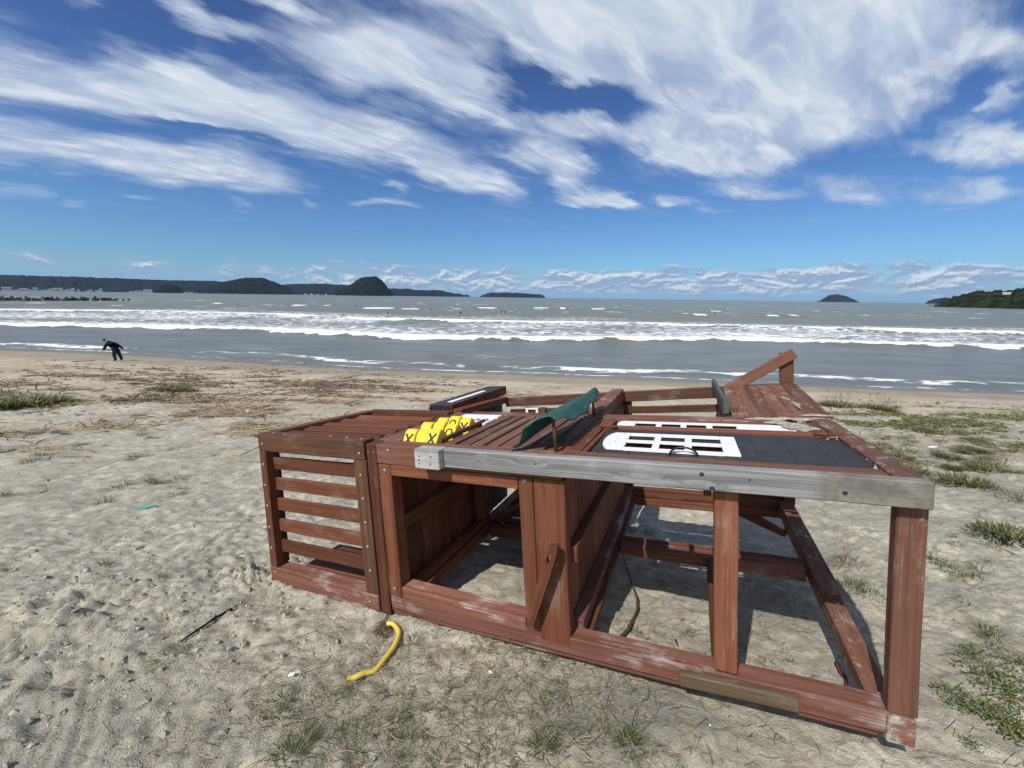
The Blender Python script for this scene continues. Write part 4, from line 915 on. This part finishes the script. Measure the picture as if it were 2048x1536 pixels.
Rd = [(.175,.15),(.205,.17),(.225,.18),(.19,.155),(.075,.07),(.06,.058),(.05,.05),.110,.092,.070,.110,.092,.070,.130,.105,.085,.058,.130,.105,.085,.058]
Rd = [r if hasattr(r, '__len__') else (r, r) for r in Rd]
hand(J[9], (-.62, -.05, -.60), (0, 1, 0), 9, J, Ed, Rd, .95); hand(J[12], (.68, .05, -.5), (0, 1, 0), 12, J, Ed, Rd, .95)
Rd = [r if hasattr(r, '__len__') else (r, r) for r in Rd]
def pmi(c):
    if (c.x < -.53 and c.z < .82 and c.z > .5) or (c.x > .24 and .6 < c.z < .84): return 0
    if c.z > 1.30 and c.x < -.40: return 0
    if c.z < .085: return 3
    if c.z < .76: return 2
    return 1
skinned('body', J, Ed, Rd, [SKIN, JAC, JEA, SHOE], pmi, 0, PER)
def headm(scale=1., tilt=0.):
    bm = bmesh.new(); bmesh.ops.create_uvsphere(bm, u_segments=20, v_segments=14, radius=.1)
    for v_ in bm.verts:
        x, y, z = v_.co; v_.co = (x*.92, y*.74, z*1.12)
        x, y, z = v_.co
        if z < 0: v_.co.x *= 1+z*1.6; v_.co.y *= 1+z*2.0; v_.co.x -= (-z)*.12
        if x < -.078 and abs(y) < .018 and -.035 < z < .012: v_.co.x -= .016*(1-abs(y)/.02)*(1 if z < 0 else .4)   # nose
        if x < -.06 and .012 < abs(y) < .045 and .002 < z < .03: v_.co.x += .008                                     # eye sockets
        if abs(y) > .062 and abs(z) < .03 and abs(x) < .02: v_.co.y *= 1.14                                          # ears
    return bm
bm = headm(); me = bpy.data.meshes.new('head'); bm.to_mesh(me); bm.free(); me.materials.append(SKIN); me.polygons.foreach_set('use_smooth', [True]*len(me.polygons))
hd = bpy.data.objects.new('head', me); COL.objects.link(hd); hd.parent = PER; hd.location = (-.55, -.01, 1.40); hd.rotation_euler = (0, -.75, 0)
bm = headm()
for v_ in bm.verts: v_.co *= 1.09
bmesh.ops.delete(bm, geom=[v_ for v_ in bm.verts if v_.co.x < -.035 and v_.co.z < .045 or v_.co.z < -.06], context='VERTS')
me = bpy.data.meshes.new('hair'); bm.to_mesh(me); bm.free(); me.materials.append(HAI); me.polygons.foreach_set('use_smooth', [True]*len(me.polygons)); hr = bpy.data.objects.new('hair', me); COL.objects.link(hr); hr.parent = hd
hr.modifiers.new('s', 'SOLIDIFY').thickness = .012
# surfers waiting beyond the break
def surfer():
    s_ = empty('surfer'); J = [Vector(q) for q in ((0,0,.0),(0,0,.22),(0,0,.42),(0,0,.52),(0,0,.60),(-.05,-.17,.44),(-.17,-.22,.20),(-.30,-.12,.08),(-.05,.17,.44),(-.17,.22,.20),(-.30,.12,.08),(-.10,-.12,-.02),(-.38,-.20,-.10),(-.10,.12,-.02),(-.38,.20,-.10))]
    Ed = [(0,1),(1,2),(2,3),(3,4),(2,5),(5,6),(6,7),(2,8),(8,9),(9,10),(0,11),(11,12),(0,13),(13,14)]
    Rd = [(.13,.10),(.13,.10),(.16,.11),(.055,.055),(.06,.06)]+[(.06,.06),(.045,.045),(.035,.035)]*2+[(.09,.09),(.06,.06)]*2
    skinned('body', J, Ed, Rd, [WSUIT], None, 0, s_, 1)
    m2 = MB(); bm = headm(); bm.verts.index_update(); m2.add([v_.co.copy()+Vector((0, 0, .70)) for v_ in bm.verts], [tuple(v_.index for v_ in f_.verts) for f_ in bm.faces], None, 0, 0, True); bm.free(); m2.build('head', HAI, s_)
    out = []
    for i in range(17):
        t = i/16; out.append((-1.05+2.1*t, .25*math.sin(math.pi*min(1, t*1.06+.02))**.6))
    poly = out+[(x, -y) for x, y in out[::-1][1:-1]]
    m3 = MB(); m3.prism(poly, (-.1, 0, -.09), (1, 0, 0), (0, 1, 0), (0, 0, 1), .06, 0, .015); m3.build('surfboard', WHITE, s_); return s_
S0 = surfer(); rb = random.Random(2)
spots = [(476,612),(711,615),(776,629),(862,623),(921,630),(1003,627),(1009,627),(1429,632)]
for i, (px, py) in enumerate(spots):
    if i == 0: o = S0
    else:
        o = S0.copy(); COL.objects.link(o)
        for ch in S0.children: c2 = ch.copy(); COL.objects.link(c2); c2.parent = o
    x, y = wpt(px, py); o.location = (x, y, .25+float(swell(np.array([x]), np.array([y]))[0])); o.rotation_euler = (0, 0, rb.uniform(0, 6))
    tag(o, 'surfer in a black wetsuit sitting low in the water beyond the breaking waves', 'surfer', 'surfers waiting beyond the break')
# ---------------------------------------------------------------- plants
def leafmat(name, a, b_, dry=None):
    M_, n, b = mat(name); r = n.attr('rnd').outputs['Fac']; c = n.mix(r, a, b_)
    if dry: c = n.mix(n.mr(r, .72, .8), c, dry)
    n.l.new(c, b.inputs['Base Color']); n.put(b, 'Roughness', .6); n.put(b, 'Specular IOR Level', .25); return M_
GRN = leafmat('green_blades', (.036, .060, .014), (.088, .118, .034), (.26, .21, .10))
OLV = leafmat('olive_blades', (.060, .078, .025), (.15, .16, .055), (.24, .15, .08))
STR = leafmat('dry_straw', (.21, .155, .09), (.46, .37, .24)); DRK = leafmat('dark_twigs', (.045, .030, .020), (.13, .085, .055)); SEED = leafmat('reddish_seed_heads', (.17, .09, .065), (.28, .17, .12))
LEAF = leafmat('small_round_leaves', (.055, .10, .022), (.12, .185, .045), (.26, .16, .06))
def blade(mb, base, az_, lean, L, wd, seg=3, mi=0):
    d_ = Vector((math.cos(az_), math.sin(az_), 0)); sd = Vector((-d_.y, d_.x, 0)); vs = []
    for i in range(seg+1):
        t = i/seg; r = lean*t**1.4*L; h = L*t*(1-.45*lean*t); p = base+d_*r+Vector((0, 0, h)); w_ = wd*(1-t*.92)/2
        vs += [p-sd*w_, p+sd*w_]
    mb.add(vs, [(2*i, 2*i+1, 2*i+3, 2*i+2) for i in range(seg)], None, random.random(), mi)
def tuft(name, mats, n_, rad, L0, L1, lean=(.2, 1.1), wd=.004, seeds=0, rnd_=None):
    mb = MB(); R0 = rnd_ or random
    for i in range(n_):
        a = R0.uniform(0, 6.283); r = rad*R0.random()**.7; L = R0.uniform(L0, L1)*(1-.4*r/rad)
        blade(mb, Vector((math.cos(a)*r, math.sin(a)*r, -.008)), a+R0.uniform(-.9, .9), R0.uniform(*lean), L, wd*R0.uniform(.7, 1.3))
    for i in range(seeds):
        a = R0.uniform(0, 6.283); r = rad*.8*R0.random(); b_ = Vector((math.cos(a)*r, math.sin(a)*r, 0)); L = L1*R0.uniform(1.1, 1.7)
        blade(mb, b_, a, R0.uniform(.1, .5), L, .0022, 4, 1)
        for q in range(3): blade(mb, b_+Vector((math.cos(a)*.2*L*.4, math.sin(a)*.2*L*.4, L*.75)), R0.uniform(0, 6.28), .5, L*.2, .004, 2, 1)
    return mb
protos = []
rp_ = random.Random(21)
specs = [('green', [GRN, SEED], 90, .07, .05, .13, (.5, 1.5), .004, 0), ('green', [GRN, SEED], 150, .14, .06, .17, (.5, 1.5), .0045, 14), ('olive', [OLV, STR], 60, .06, .04, .10, (.6, 1.6), .003, 0), ('sprig', [GRN, STR], 26, .05, .05, .11, (.4, 1.5), .0032, 3), ('mixed', [OLV, SEED], 330, .17, .06, .16, (.3, 1.4), .007, 22), ('bush', [GRN, SEED], 620, .21, .05, .13, (.4, 1.5), .0085, 6)]
PM_ = []
for nm, ms, n_, rad, l0, l1, ln, wd, sd_ in specs:
    random.seed(rp_.randint(0, 999)); mb = tuft(nm, ms, n_, rad, l0, l1, ln, wd, sd_); o = mb.build('grass_tuft', ms); PM_.append(o)
used = set()
def put_tuft(k, px, py, s_, label, group=None, cat='grass tuft'):
    o = PM_[k] if k not in used else PM_[k].copy()
    if k in used: COL.objects.link(o)
    used.add(k); p = at(px, py); o.location = p; o.scale = (s_*random.uniform(.9, 1.1), s_*random.uniform(.9, 1.1), s_); o.rotation_euler = (random.uniform(-.08, .08), random.uniform(-.08, .08), random.uniform(0, 6.28)); return tag(o, label, cat, group)
random.seed(4)
G1 = 'large dense green tufts right of the playhouse'
put_tuft(5, 1935, 972, 1.5, 'dense green grass tuft with reddish seed heads, just right of the grey beam end')
put_tuft(5, 2035, 1080, 1.25, 'dense green tuft at the right edge, level with the corner post')
put_tuft(4, 1680, 815, 3.0, 'brownish grass tuft nearest the sloping panel, against the beach', 'berm tufts')
put_tuft(4, 1655, 812, 2.0, 'small brown tuft at the left end of the berm, beside the panel edge', 'berm tufts')
put_tuft(4, 1752, 820, 2.7, 'brownish grass tuft at the right end of the berm, against the beach', 'berm tufts')
put_tuft(4, 1775, 822, 2.0, 'short brown tuft ending the berm on its right side', 'berm tufts')
put_tuft(1, 1690, 1128, .75, 'green tuft growing outside the end rail near its upper board')
put_tuft(1, 1712, 1180, .72, 'green tuft beside the end rail, just below its upper board step')
put_tuft(0, 1740, 1192, .8, 'leafy green sprig between the end rail and the corner post')
put_tuft(0, 1268, 1062, .9, 'dark green tuft in the shade behind the middle bottom rail, left one'); put_tuft(0, 1300, 1068, .9, 'dark green tuft in the shade behind the middle bottom rail, right one')
put_tuft(1, 338, 1310, .55, 'green and dry tuft at the lower end of the long black twig')
put_tuft(3, 342, 1245, 1.0, 'sparse brown-green tuft above the black twig'); put_tuft(3, 500, 1240, .6, 'tiny sprig at the top end of the black twig')
put_tuft(0, 214, 1128, .6, 'short green tuft on bare sand left of the slatted end')
put_tuft(3, 295, 1068, .7, 'small dry sprig below the turquoise scrap')
put_tuft(1, 60, 925, 1.2, 'low green patch of grass at the left edge, below the driftwood')
put_tuft(5, 45, 815, 4.4, 'broad dark green bush of grass at the left edge among the driftwood'); put_tuft(5, 110, 808, 2.4, 'olive grass bush right beside the broad one at the left edge'); put_tuft(5, -5, 818, 3.0, 'grass bush cut by the left picture edge')
put_tuft(5, 340, 783, 3.2, 'round green bush on the sand beyond the driftwood'); put_tuft(4, 372, 784, 2.2, 'small olive bush joined to the round green bush, on its right')
put_tuft(0, 830, 1282, .6, 'green sprig beside the upper bend of the yellow tube')
put_tuft(2, 1090, 1318, .9, 'green tuft under the long bottom beam, near the scratched board'); put_tuft(2, 975, 1290, .9, 'straw-coloured tuft against the bottom beam below the door sill')
put_tuft(3, 1380, 1270, .7, 'narrow green plant on the sand inside the right opening'); put_tuft(3, 1300, 1270, .5, 'tiny plant inside the right opening near the bent driftwood')
put_tuft(0, 1150, 1262, .6, 'dark tuft just behind the bottom beam beside the boarded wall')
put_tuft(1, 2040, 1000, 1.1, 'small green tuft on the right edge above the dense one'); put_tuft(3, 1960, 1035, 1.2, 'reddish sprig between the two dense green tufts')
put_tuft(0, 1090, 1500, .45, 'broad-leaved green seedling at the bottom edge of the picture')
# scattered small tufts (repeats nothing tells apart)
def scatter(n_, box, kk, s0, s1, label, group):
    for i in range(n_):
        px = random.uniform(box[0], box[2]); py = box[1]+(box[3]-box[1])*random.random(); put_tuft(random.choice(kk), px, py, random.uniform(s0, s1), label(px, py) if callable(label) else label, group)
random.seed(9)
def lbf(px, py):
    a = 'left' if px < 790 else 'middle' if px < 1020 else 'right'
    return 'thin grass tuft low in the picture, %s, %s' % (a, 'nearer the beam' if py < 1440 else 'nearer the bottom edge')
scatter(60, (560, 1370, 1300, 1530), (2, 3, 3, 0), .35, .78, lbf, 'tufts in front of the house')
scatter(16, (820, 1290, 1130, 1400), (2, 3, 3), .35, .7, 'thin grass tuft close against the bottom beam below the door sill', 'tufts in front of the house')
scatter(34, (0, 860, 480, 1010), (0, 2, 0), .8, 1.5, lambda px, py: 'low green tuft on trampled sand left of house, %s' % ('at the left edge' if px < 200 else 'by the slatted end'), 'tufts left of the house')
scatter(12, (0, 1010, 500, 1200), (2, 3), .5, .8, 'low green tuft on the trampled sand left of the house', 'tufts left of the house')
scatter(44, (1740, 845, 2048, 950), (0, 1, 5, 5), .7, 1.2, lambda px, py: 'green tuft in cover right of the house, %s, %s' % ('far side' if py < 895 else 'near side', 'by panel' if px < 1880 else 'by edge'), 'tufts right of the house')
scatter(20, (1860, 980, 2048, 1300), (2, 3, 0), .5, .9, lambda px, py: 'thin tuft right of the corner post, %s, %s' % ('level with its top' if py < 1080 else 'level with its middle' if py < 1190 else 'above the weeds', 'near it' if px < 1940 else 'by the edge'), 'tufts right of the house')
scatter(14, (1500, 1230, 1690, 1420), (3, 3, 2), .3, .55, 'fine seedling on the sand inside the right-hand opening', 'seedlings inside the frame')
scatter(10, (1240, 1240, 1420, 1340), (3, 2), .3, .5, 'fine seedling on the sand inside the right-hand opening', 'seedlings inside the frame')
# leafy creeping weeds at lower right
def creeper(seed, rad, n_):
    R0 = random.Random(seed); mb = MB()
    for i in range(n_):
        a = R0.uniform(0, 6.28); r = rad*R0.random()**.6; c = Vector((math.cos(a)*r, math.sin(a)*r, R0.uniform(.004, .03))); l_ = R0.uniform(.008, .018)
        d_ = Vector((R0.uniform(-1, 1), R0.uniform(-1, 1), R0.uniform(-.1, .6))).normalized(); sd = d_.cross(Vector((0, 0, 1))).normalized()
        mb.add([c, c+d_*l_*.5+sd*l_*.32, c+d_*l_, c+d_*l_*.5-sd*l_*.32], [(0, 1, 2, 3)], None, R0.random(), 0)
    for i in range(5): 
        a = R0.uniform(0, 6.28); mb.tube([Vector((math.cos(a)*rad*t*1.1, math.sin(a)*rad*t*1.1, .006)) for t in (0, .5, 1)], .0018, 4, 1)
    return mb
cr0 = [creeper(5, .09, 260).build('creeping_weed', [LEAF, DRK]), creeper(8, .13, 380).build('creeping_weed', [LEAF, DRK])]
cu = set()
for i, (px, py, k, s_, lb) in enumerate([(1922,1405,0,.95,'leafy green creeping weed, the most left of the patch at lower right'),(1950,1310,0,.8,'narrow creeping weed at the top of the lower-right patch'),(1985,1350,1,.9,'leafy weed in the middle of the lower-right patch'),(2020,1390,1,.9,'leafy weed at the right edge, middle of the lower-right patch'),(2000,1440,0,.9,'leafy weed low in the lower-right patch'),(2040,1460,1,.8,'leafy weed at the right edge, lowest of the patch'),(1945,1490,0,.4,'tiny round weed alone near the lower right corner'),(2035,1325,1,.7,'leafy weed at the right edge, top of the patch')]):
    o = cr0[k] if k not in cu else cr0[k].copy()
    if k in cu: COL.objects.link(o)
    cu.add(k); o.location = at(px, py); o.scale = (s_,)*3; o.rotation_euler = (0, 0, i*1.3); tag(o, lb, 'weed')
# ---------------------------------------------------------------- uncountable litter: straw, twigs, thin grass
def strew(name, n_, pick, Ls, wd, M_, label, cat, curl=.3, lift=.006):
    mb = MB(); pts = [pick() for _ in range(n_)]; X = np.array([p[0] for p in pts]); Y = np.array([p[1] for p in pts]); Z = gz(X, Y)
    for i in range(n_):
        L = random.uniform(*Ls)*(1+.0*X[i]); a = random.gauss(pts[i][2], .5 if name in ('dry_straw', 'dark_litter') else .8) if len(pts[i]) > 2 else random.uniform(0, 6.28)
        k = 3; vs = []; w_ = wd*random.uniform(.6, 1.4)*(1+max(0, math.hypot(X[i], Y[i])-6)*.10); c = random.gauss(0, curl)
        p = Vector((X[i], Y[i], Z[i]+random.uniform(.3, 1)*lift)); tilt = random.gauss(0, .10)
        for j in range(k+1):
            d_ = Vector((math.cos(a), math.sin(a), tilt)); sd = Vector((-math.sin(a), math.cos(a), .0)); up = Vector((0, 0, w_*.5))
            vs += [p-sd*w_/2, p+up, p+sd*w_/2]; p = p+d_*L/k; a += c/k*2
        fs = []
        for j in range(k): fs += [(3*j, 3*j+1, 3*j+4, 3*j+3), (3*j+1, 3*j+2, 3*j+5, 3*j+4)]
        mb.add(vs, fs, None, random.random(), 0)
    o = mb.build(name, M_, normals=False); return tag(o, label, cat, None, 'stuff')
def CL(x, y): return float(np.clip((fbm(np.array([x*.55]), np.array([y*1.5]), 3, 77)[0]+.02)*5, .02, 1))
def pk_img(boxes, clump=False):
    """random spots on the sand seen inside given photo regions (real ground points)"""
    cache = []
    for (x0, y0, x1, y1, wgt) in boxes:
        for i in range(int(60*wgt)):
            q = at(random.uniform(x0, x1), random.uniform(y0, y1)); cache.append((q.x, q.y, q.length))
    def f():
        for _ in range(12):
            c = random.choice(cache); s_ = .12+.05*c[2]**1.25; x, y = c[0]+random.gauss(0, s_*1.5), c[1]+random.gauss(0, s_*.8)
            if not clump or random.random() < CL(x, y): break
        return (x, y, random.choice((0, 3.14)))
    return f
random.seed(31)
left = pk_img([(0, 740, 500, 830, 2.5), (380, 780, 760, 860, 2.5), (250, 830, 560, 880, 2.), (480, 800, 640, 850, 1.5), (640, 770, 860, 810, .8)], True)
strew('dry_straw', 9000, left, (.12, .7), .0065, STR, 'pale straw and reed stalks washed up in drifts left of the house', 'straw litter')
strew('dark_litter', 8500, pk_img([(0, 740, 520, 830, 3), (500, 762, 860, 800, 1.), (300, 790, 660, 860, 1)], True), (.08, .5), .012, DRK, 'dark twigs and seaweed scraps scattered over the upper beach', 'twig litter')
strew('dry_reeds', 1500, pk_img([(1720, 860, 2048, 950, 2), (1700, 830, 1900, 900, 1), (1900, 850, 2048, 900, 1)]), (.08, .35), .004, STR, 'dry reed stalks lying in the grass right of the house', 'reed litter')
strew('thin_grass', 8500, pk_img([(1770, 822, 2048, 875, 3), (1800, 850, 1960, 900, 1.2), (1700, 860, 1800, 930, .3), (0, 795, 130, 830, 1)], True), (.06, .18), .010, GRN, 'low green ground cover spreading right of the sloping panel', 'ground cover', .5, .05)
strew('dead_grass', 3200, pk_img([(540, 1380, 1250, 1536, 2.2), (820, 1290, 1120, 1400, 1), (1500, 1480, 2048, 1536, .3), (1230, 1180, 1700, 1400, .5)]), (.02, .10), .0019, STR, 'thin dead grass stems lying over the sand in front of the house', 'dead grass')
strew('grass_shoots', 1700, pk_img([(560, 1390, 1300, 1536, 2.2), (850, 1300, 1120, 1390, 1.5), (1240, 1180, 1700, 1430, .5)]), (.02, .07), .0019, GRN, 'fine green shoots over the sand in front of the house', 'grass shoots', .4, .02)
strew('fine_twigs', 900, pk_img([(520, 1250, 1300, 1536, 2), (0, 1000, 520, 1536, 1), (1780, 950, 2048, 1536, 1.2), (1230, 1000, 1700, 1400, .6)]), (.02, .12), .0018, DRK, 'small dark twigs and roots strewn over the near sand', 'fine twigs')
strew('shell_bits', 240, pk_img([(1600, 790, 2048, 820, 2), (500, 745, 1400, 775, 3), (0, 1000, 2048, 1300, .5)]), (.003, .012), .006, plain('shell', (.75, .73, .68), .6), 'tiny white shell fragments dotted over the beach', 'shell bits', 0, .006)
def clods(name, n_, pick, r0, r1, M_, label):
    pts = [pick() for _ in range(n_)]; X = np.array([p[0] for p in pts]); Y = np.array([p[1] for p in pts]); Z = gz(X, Y); mb = MB()
    for x, y, z in zip(X, Y, Z):
        r = r0+(r1-r0)*random.random()**2.5; a = random.uniform(0, 6.28); ca, sa = math.cos(a), math.sin(a); vs = []
        for (u_, v_, w_) in ((1,0,.1),(.3,.8,.2),(-.8,.6,0),(-.9,-.5,.1),(.1,-.9,.1),(.2,.1,.75),(-.3,-.1,.6)):
            u_, v_, w_ = (q+random.uniform(-.25, .25) for q in (u_, v_, w_)); vs.append((x+(u_*ca-v_*sa)*r, y+(u_*sa+v_*ca)*r, z-.002+max(w_, -.1)*r))
        mb.add(vs, [(0,1,5),(1,2,6,5),(2,3,6),(3,4,6),(4,0,5,6)], None, random.random(), 0)
    return tag(mb.build(name, M_), label, 'sand clods', None, 'stuff')
CLOD = leafmat('sand_clod', (.25, .235, .195), (.46, .43, .35))
random.seed(77)
clods('sand_clods', 3800, pk_img([(0, 1040, 540, 1536, 5), (520, 1250, 1300, 1536, 1.5), (1800, 1000, 2048, 1536, 1.5), (0, 880, 520, 1040, 2)]), .002, .0085, CLOD, 'small crumbs of damp sand scattered over the trampled surface')
clods('sand_crumbs', 1500, pk_img([(0, 1120, 110, 1230, 3), (500, 1150, 560, 1250, 2.5), (150, 1250, 240, 1330, 1.5), (0, 1330, 60, 1420, 1)]), .005, .022, CLOD, 'heaps of crumbled sand at the left edge and by the sunk frame corner')
# ---------------------------------------------------------------- single finds on the sand
def stick(name, pix, rad, M_, label, cat='driftwood', lift=.012, jit=.0):
    P_ = [at(*q) for q in pix]; pts = []
    for i in range(len(P_)-1):
        for t in (0, .34, .67): pts.append(P_[i].lerp(P_[i+1], t))
    pts.append(P_[-1]); pts = [p+Vector((random.uniform(-jit, jit), random.uniform(-jit, jit), lift)) for p in pts]
    n_ = len(pts); rr = [rad*(1-.55*i/(n_-1))*random.uniform(.85, 1.15) for i in range(n_)]
    o0 = pts[0].copy(); mb = MB(); mb.tube([p-o0 for p in pts], rr, 8); o = mb.build(name, M_); o.location = o0; return tag(o, label, cat)
DW = wood('brown_driftwood', (.085, .055, .035), (.17, .115, .08), (.42, .38, .33), .6, .8); DW2 = wood('bleached_driftwood', (.30, .25, .18), (.48, .41, .30), (.6, .55, .45), .5, .6); CHAR = wood('black_twig_bark', (.014, .011, .012), (.03, .024, .022), (.08, .07, .07), .2, .6)
stick('twig', [(464, 1221), (430, 1240), (395, 1264), (362, 1287)], .0085, CHAR, 'straight black twig lying on the sand left of the slatted end', 'twig')
dwb = stick('driftwood_branch', [(1228, 1292), (1255, 1265), (1274, 1228), (1275, 1205), (1262, 1170), (1254, 1140), (1246, 1118)], .0095, DW, 'bent brown branch lying inside the opening right of the boarded wall', lift=.02, jit=.002)
stick('reed', [(425, 1043), (455, 1045), (505, 1043)], .005, DW2, 'pale split reed on the bare sand left of the slatted end', 'reed')
stick('driftwood_branch', [(370, 792), (385, 805), (400, 822), (420, 832)], .02, DW2, 'bleached crooked branch in front of the round green bush')
stick('driftwood_branch', [(480, 806), (476, 818), (484, 828)], .02, DW2, 'short bleached fork among the straw right of the crooked branch')
stick('reed', [(520, 792), (560, 798), (600, 806)], .016, DW2, 'long pale reed on top of the straw behind the slatted bay', 'reed')
stick('reed', [(1870, 862), (1895, 872)], .012, DW2, 'short pale reed in the green cover right of the sloping panel', 'reed')
stick('reed', [(1998, 1094), (2025, 1108), (2048, 1122)], .006, DW2, 'long pale reed leaning below the tuft at the right edge', 'reed')
stick('driftwood_log', [(145, 724), (190, 722)], .05, DW, 'thin dark log lying on the wet sand left of the walking person')
stick('driftwood_log', [(300, 768), (332, 770)], .06, DW, 'short dark log lying above the straw drifts')
stick('driftwood_log', [(205, 795), (223, 796)], .07, DW, 'stubby dark log among the drifts')
stick('bark_strip', [(1672, 1330), (1680, 1348), (1692, 1362), (1690, 1376)], .011, RED, 'splintered strip of red wood on the sand near the corner post', 'wood splinter')
stick('wood_chip', [(1350, 1283), (1356, 1297)], .006, RED, 'small red splinter on the sand inside the right opening', 'wood splinter')
# yellow bent tube
def tube_obj():
    pix = [(775, 1253), (786, 1253), (796, 1262), (797, 1278), (788, 1298), (770, 1322), (750, 1343), (728, 1354), (708, 1356), (696, 1359)]
    P_ = [at(*q)+Vector((0, 0, .012)) for q in pix]; pts = []
    for i in range(len(P_)-1):
        a, b_, c, d_ = P_[max(i-1, 0)], P_[i], P_[i+1], P_[min(i+2, len(P_)-1)]
        for t in (0, .25, .5, .75): pts.append(.5*((2*b_)+(c-a)*t+(2*a-5*b_+4*c-d_)*t*t+(3*b_-a-3*c+d_)*t**3))
    pts.append(P_[-1]); o0 = pts[0].copy(); n_ = len(pts)
    # smooth heights
    zz = [p.z for p in pts]; zz = [sum(zz[max(0, i-6):i+7])/len(zz[max(0, i-6):i+7]) for i in range(n_)]
    for p, z in zip(pts, zz): p.z = z
    rr = [.0125+.0012*math.sin(i*.9) for i in range(n_)]; rr[-1] = .016; rr[-2] = .0135; rr[0] = .015; rr[-3] = .011
    mb = MB(); mb.tube([p-o0 for p in pts], rr, 14); o = mb.build('bent_tube', YELT); o.location = o0; return tag(o, 'bent yellow plastic tube lying on the sand in front of the house', 'plastic tube')
YELT = plain('dusty_yellow_tube', (.74, .56, .09), .5, .4, .5, 18, (.52, .40, .13)); tube_obj()
mb = MB(); random.seed(12)
for i in range(150):
    a = random.uniform(0, 6.28); r = random.gauss(.045, .014); p = Vector((math.cos(a)*r*.8, math.sin(a)*r, random.uniform(0, .025))); a2 = a+1.57+random.gauss(0, .6)
    mb.tube([p, p+Vector((math.cos(a2), math.sin(a2), random.uniform(-.1, .3)))*.02, p+Vector((math.cos(a2+.5), math.sin(a2+.5), .1))*.04], .0009, 4)
o = mb.build('root_clump', DW); o.location = at(766, 1270); o.scale = (1.1,)*3; tag(o, 'brown ball of fine roots beside the upper end of the yellow tube', 'root clump')
stick('twig', [(775, 1233), (768, 1245), (757, 1256)], .004, DW, 'thin curved brown root between the bottom beam and the yellow tube', 'twig')
def flake(px, py, r, M_, name, label, cat, th=.004, el_=1.6, lift=.004, ang_=0.):
    mb = MB(); poly = []
    for i in range(9): a = i*2*math.pi/9; q = random.uniform(.65, 1.1)*r; poly.append((q*math.cos(a)*el_, q*math.sin(a)))
    mb.prism(poly, (0, 0, lift), (math.cos(ang_), math.sin(ang_), .05), (-math.sin(ang_), math.cos(ang_), .12), (0, 0, 1), th, 0, th*.3); o = mb.build(name, M_); o.location = at(px, py); return tag(o, label, cat)
SHELL = plain('white_shell', (.78, .76, .72), .5); TEAL = plain('turquoise_plastic', (.10, .36, .30), .45); LFB = plain('brown_leaf', (.26, .10, .045), .7)
random.seed(8)
flake(583, 1351, .011, SHELL, 'shell', 'white shell fragment left of the lower end of the yellow tube', 'shell')
flake(980, 1347, .010, SHELL, 'shell', 'white shell piece in the grass below the door sill', 'shell'); flake(965, 1180, .004, SHELL, 'shell', 'tiny white shell bit on the sand inside the door opening', 'shell')
flake(172, 1142, .010, SHELL, 'shell', 'white shell bit beside the short green tuft on the left', 'shell')
flake(290, 1016, .035, TEAL, 'plastic_scrap', 'turquoise scrap of plastic on the trampled sand', 'plastic scrap', .006, 3., .01, .3)
flake(1365, 1241, .011, LFB, 'dead_leaf', 'curled rusty brown leaf on the sand inside the right opening', 'leaf', .002)
flake(495, 825, .05, SHELL, 'plastic_scrap', 'white plastic lump among the straw behind the slatted bay', 'plastic scrap', .05, 1.4)
flake(1865, 895, .03, SHELL, 'plastic_scrap', 'white plastic scrap on the sand right of the door corner', 'plastic scrap', .02, 3.)
flake(286, 793, .06, SHELL, 'plastic_scrap', 'pale float among the driftwood near the round bush', 'plastic scrap', .06, 1.5)
for i, (px, py) in enumerate([(545, 750), (560, 768), (592, 772), (640, 770), (650, 770), (848, 783), (795, 784), (700, 778), (600, 760)]):
    flake(px, py, .06, DW, 'wood_chunk', 'dark chunk of driftwood dotted along the upper beach behind the slatted bay', 'driftwood', .05, 1.5)['group'] = 'dark driftwood chunks'

# ---------------------------------------------------------------- sea air
Mh = bpy.data.materials.new('haze'); Mh.use_nodes = True; n = NT(Mh.node_tree); n.n.remove(n.n['Principled BSDF'])
pv = n.new('ShaderNodeVolumePrincipled'); pv.inputs['Color'].default_value = (.55, .76, 1, 1); pv.inputs['Density'].default_value = HAZE; pv.inputs['Anisotropy'].default_value = .2
n.l.new(pv.outputs[0], n.n['Material Output'].inputs['Volume'])
mb = MB(); X0, X1, Y0, Y1, Z0, Z1 = -20500, 20500, -2000, 20500, -12, 420
mb.add([(X0,Y0,Z0),(X1,Y0,Z0),(X1,Y1,Z0),(X0,Y1,Z0),(X0,Y0,Z1),(X1,Y0,Z1),(X1,Y1,Z1),(X0,Y1,Z1)], [(0,3,2,1),(4,5,6,7),(0,1,5,4),(1,2,6,5),(2,3,7,6),(3,0,4,7)])
tag(mb.build('haze', Mh), 'thin blue sea air between the beach and the far hills', 'haze', None, 'stuff')
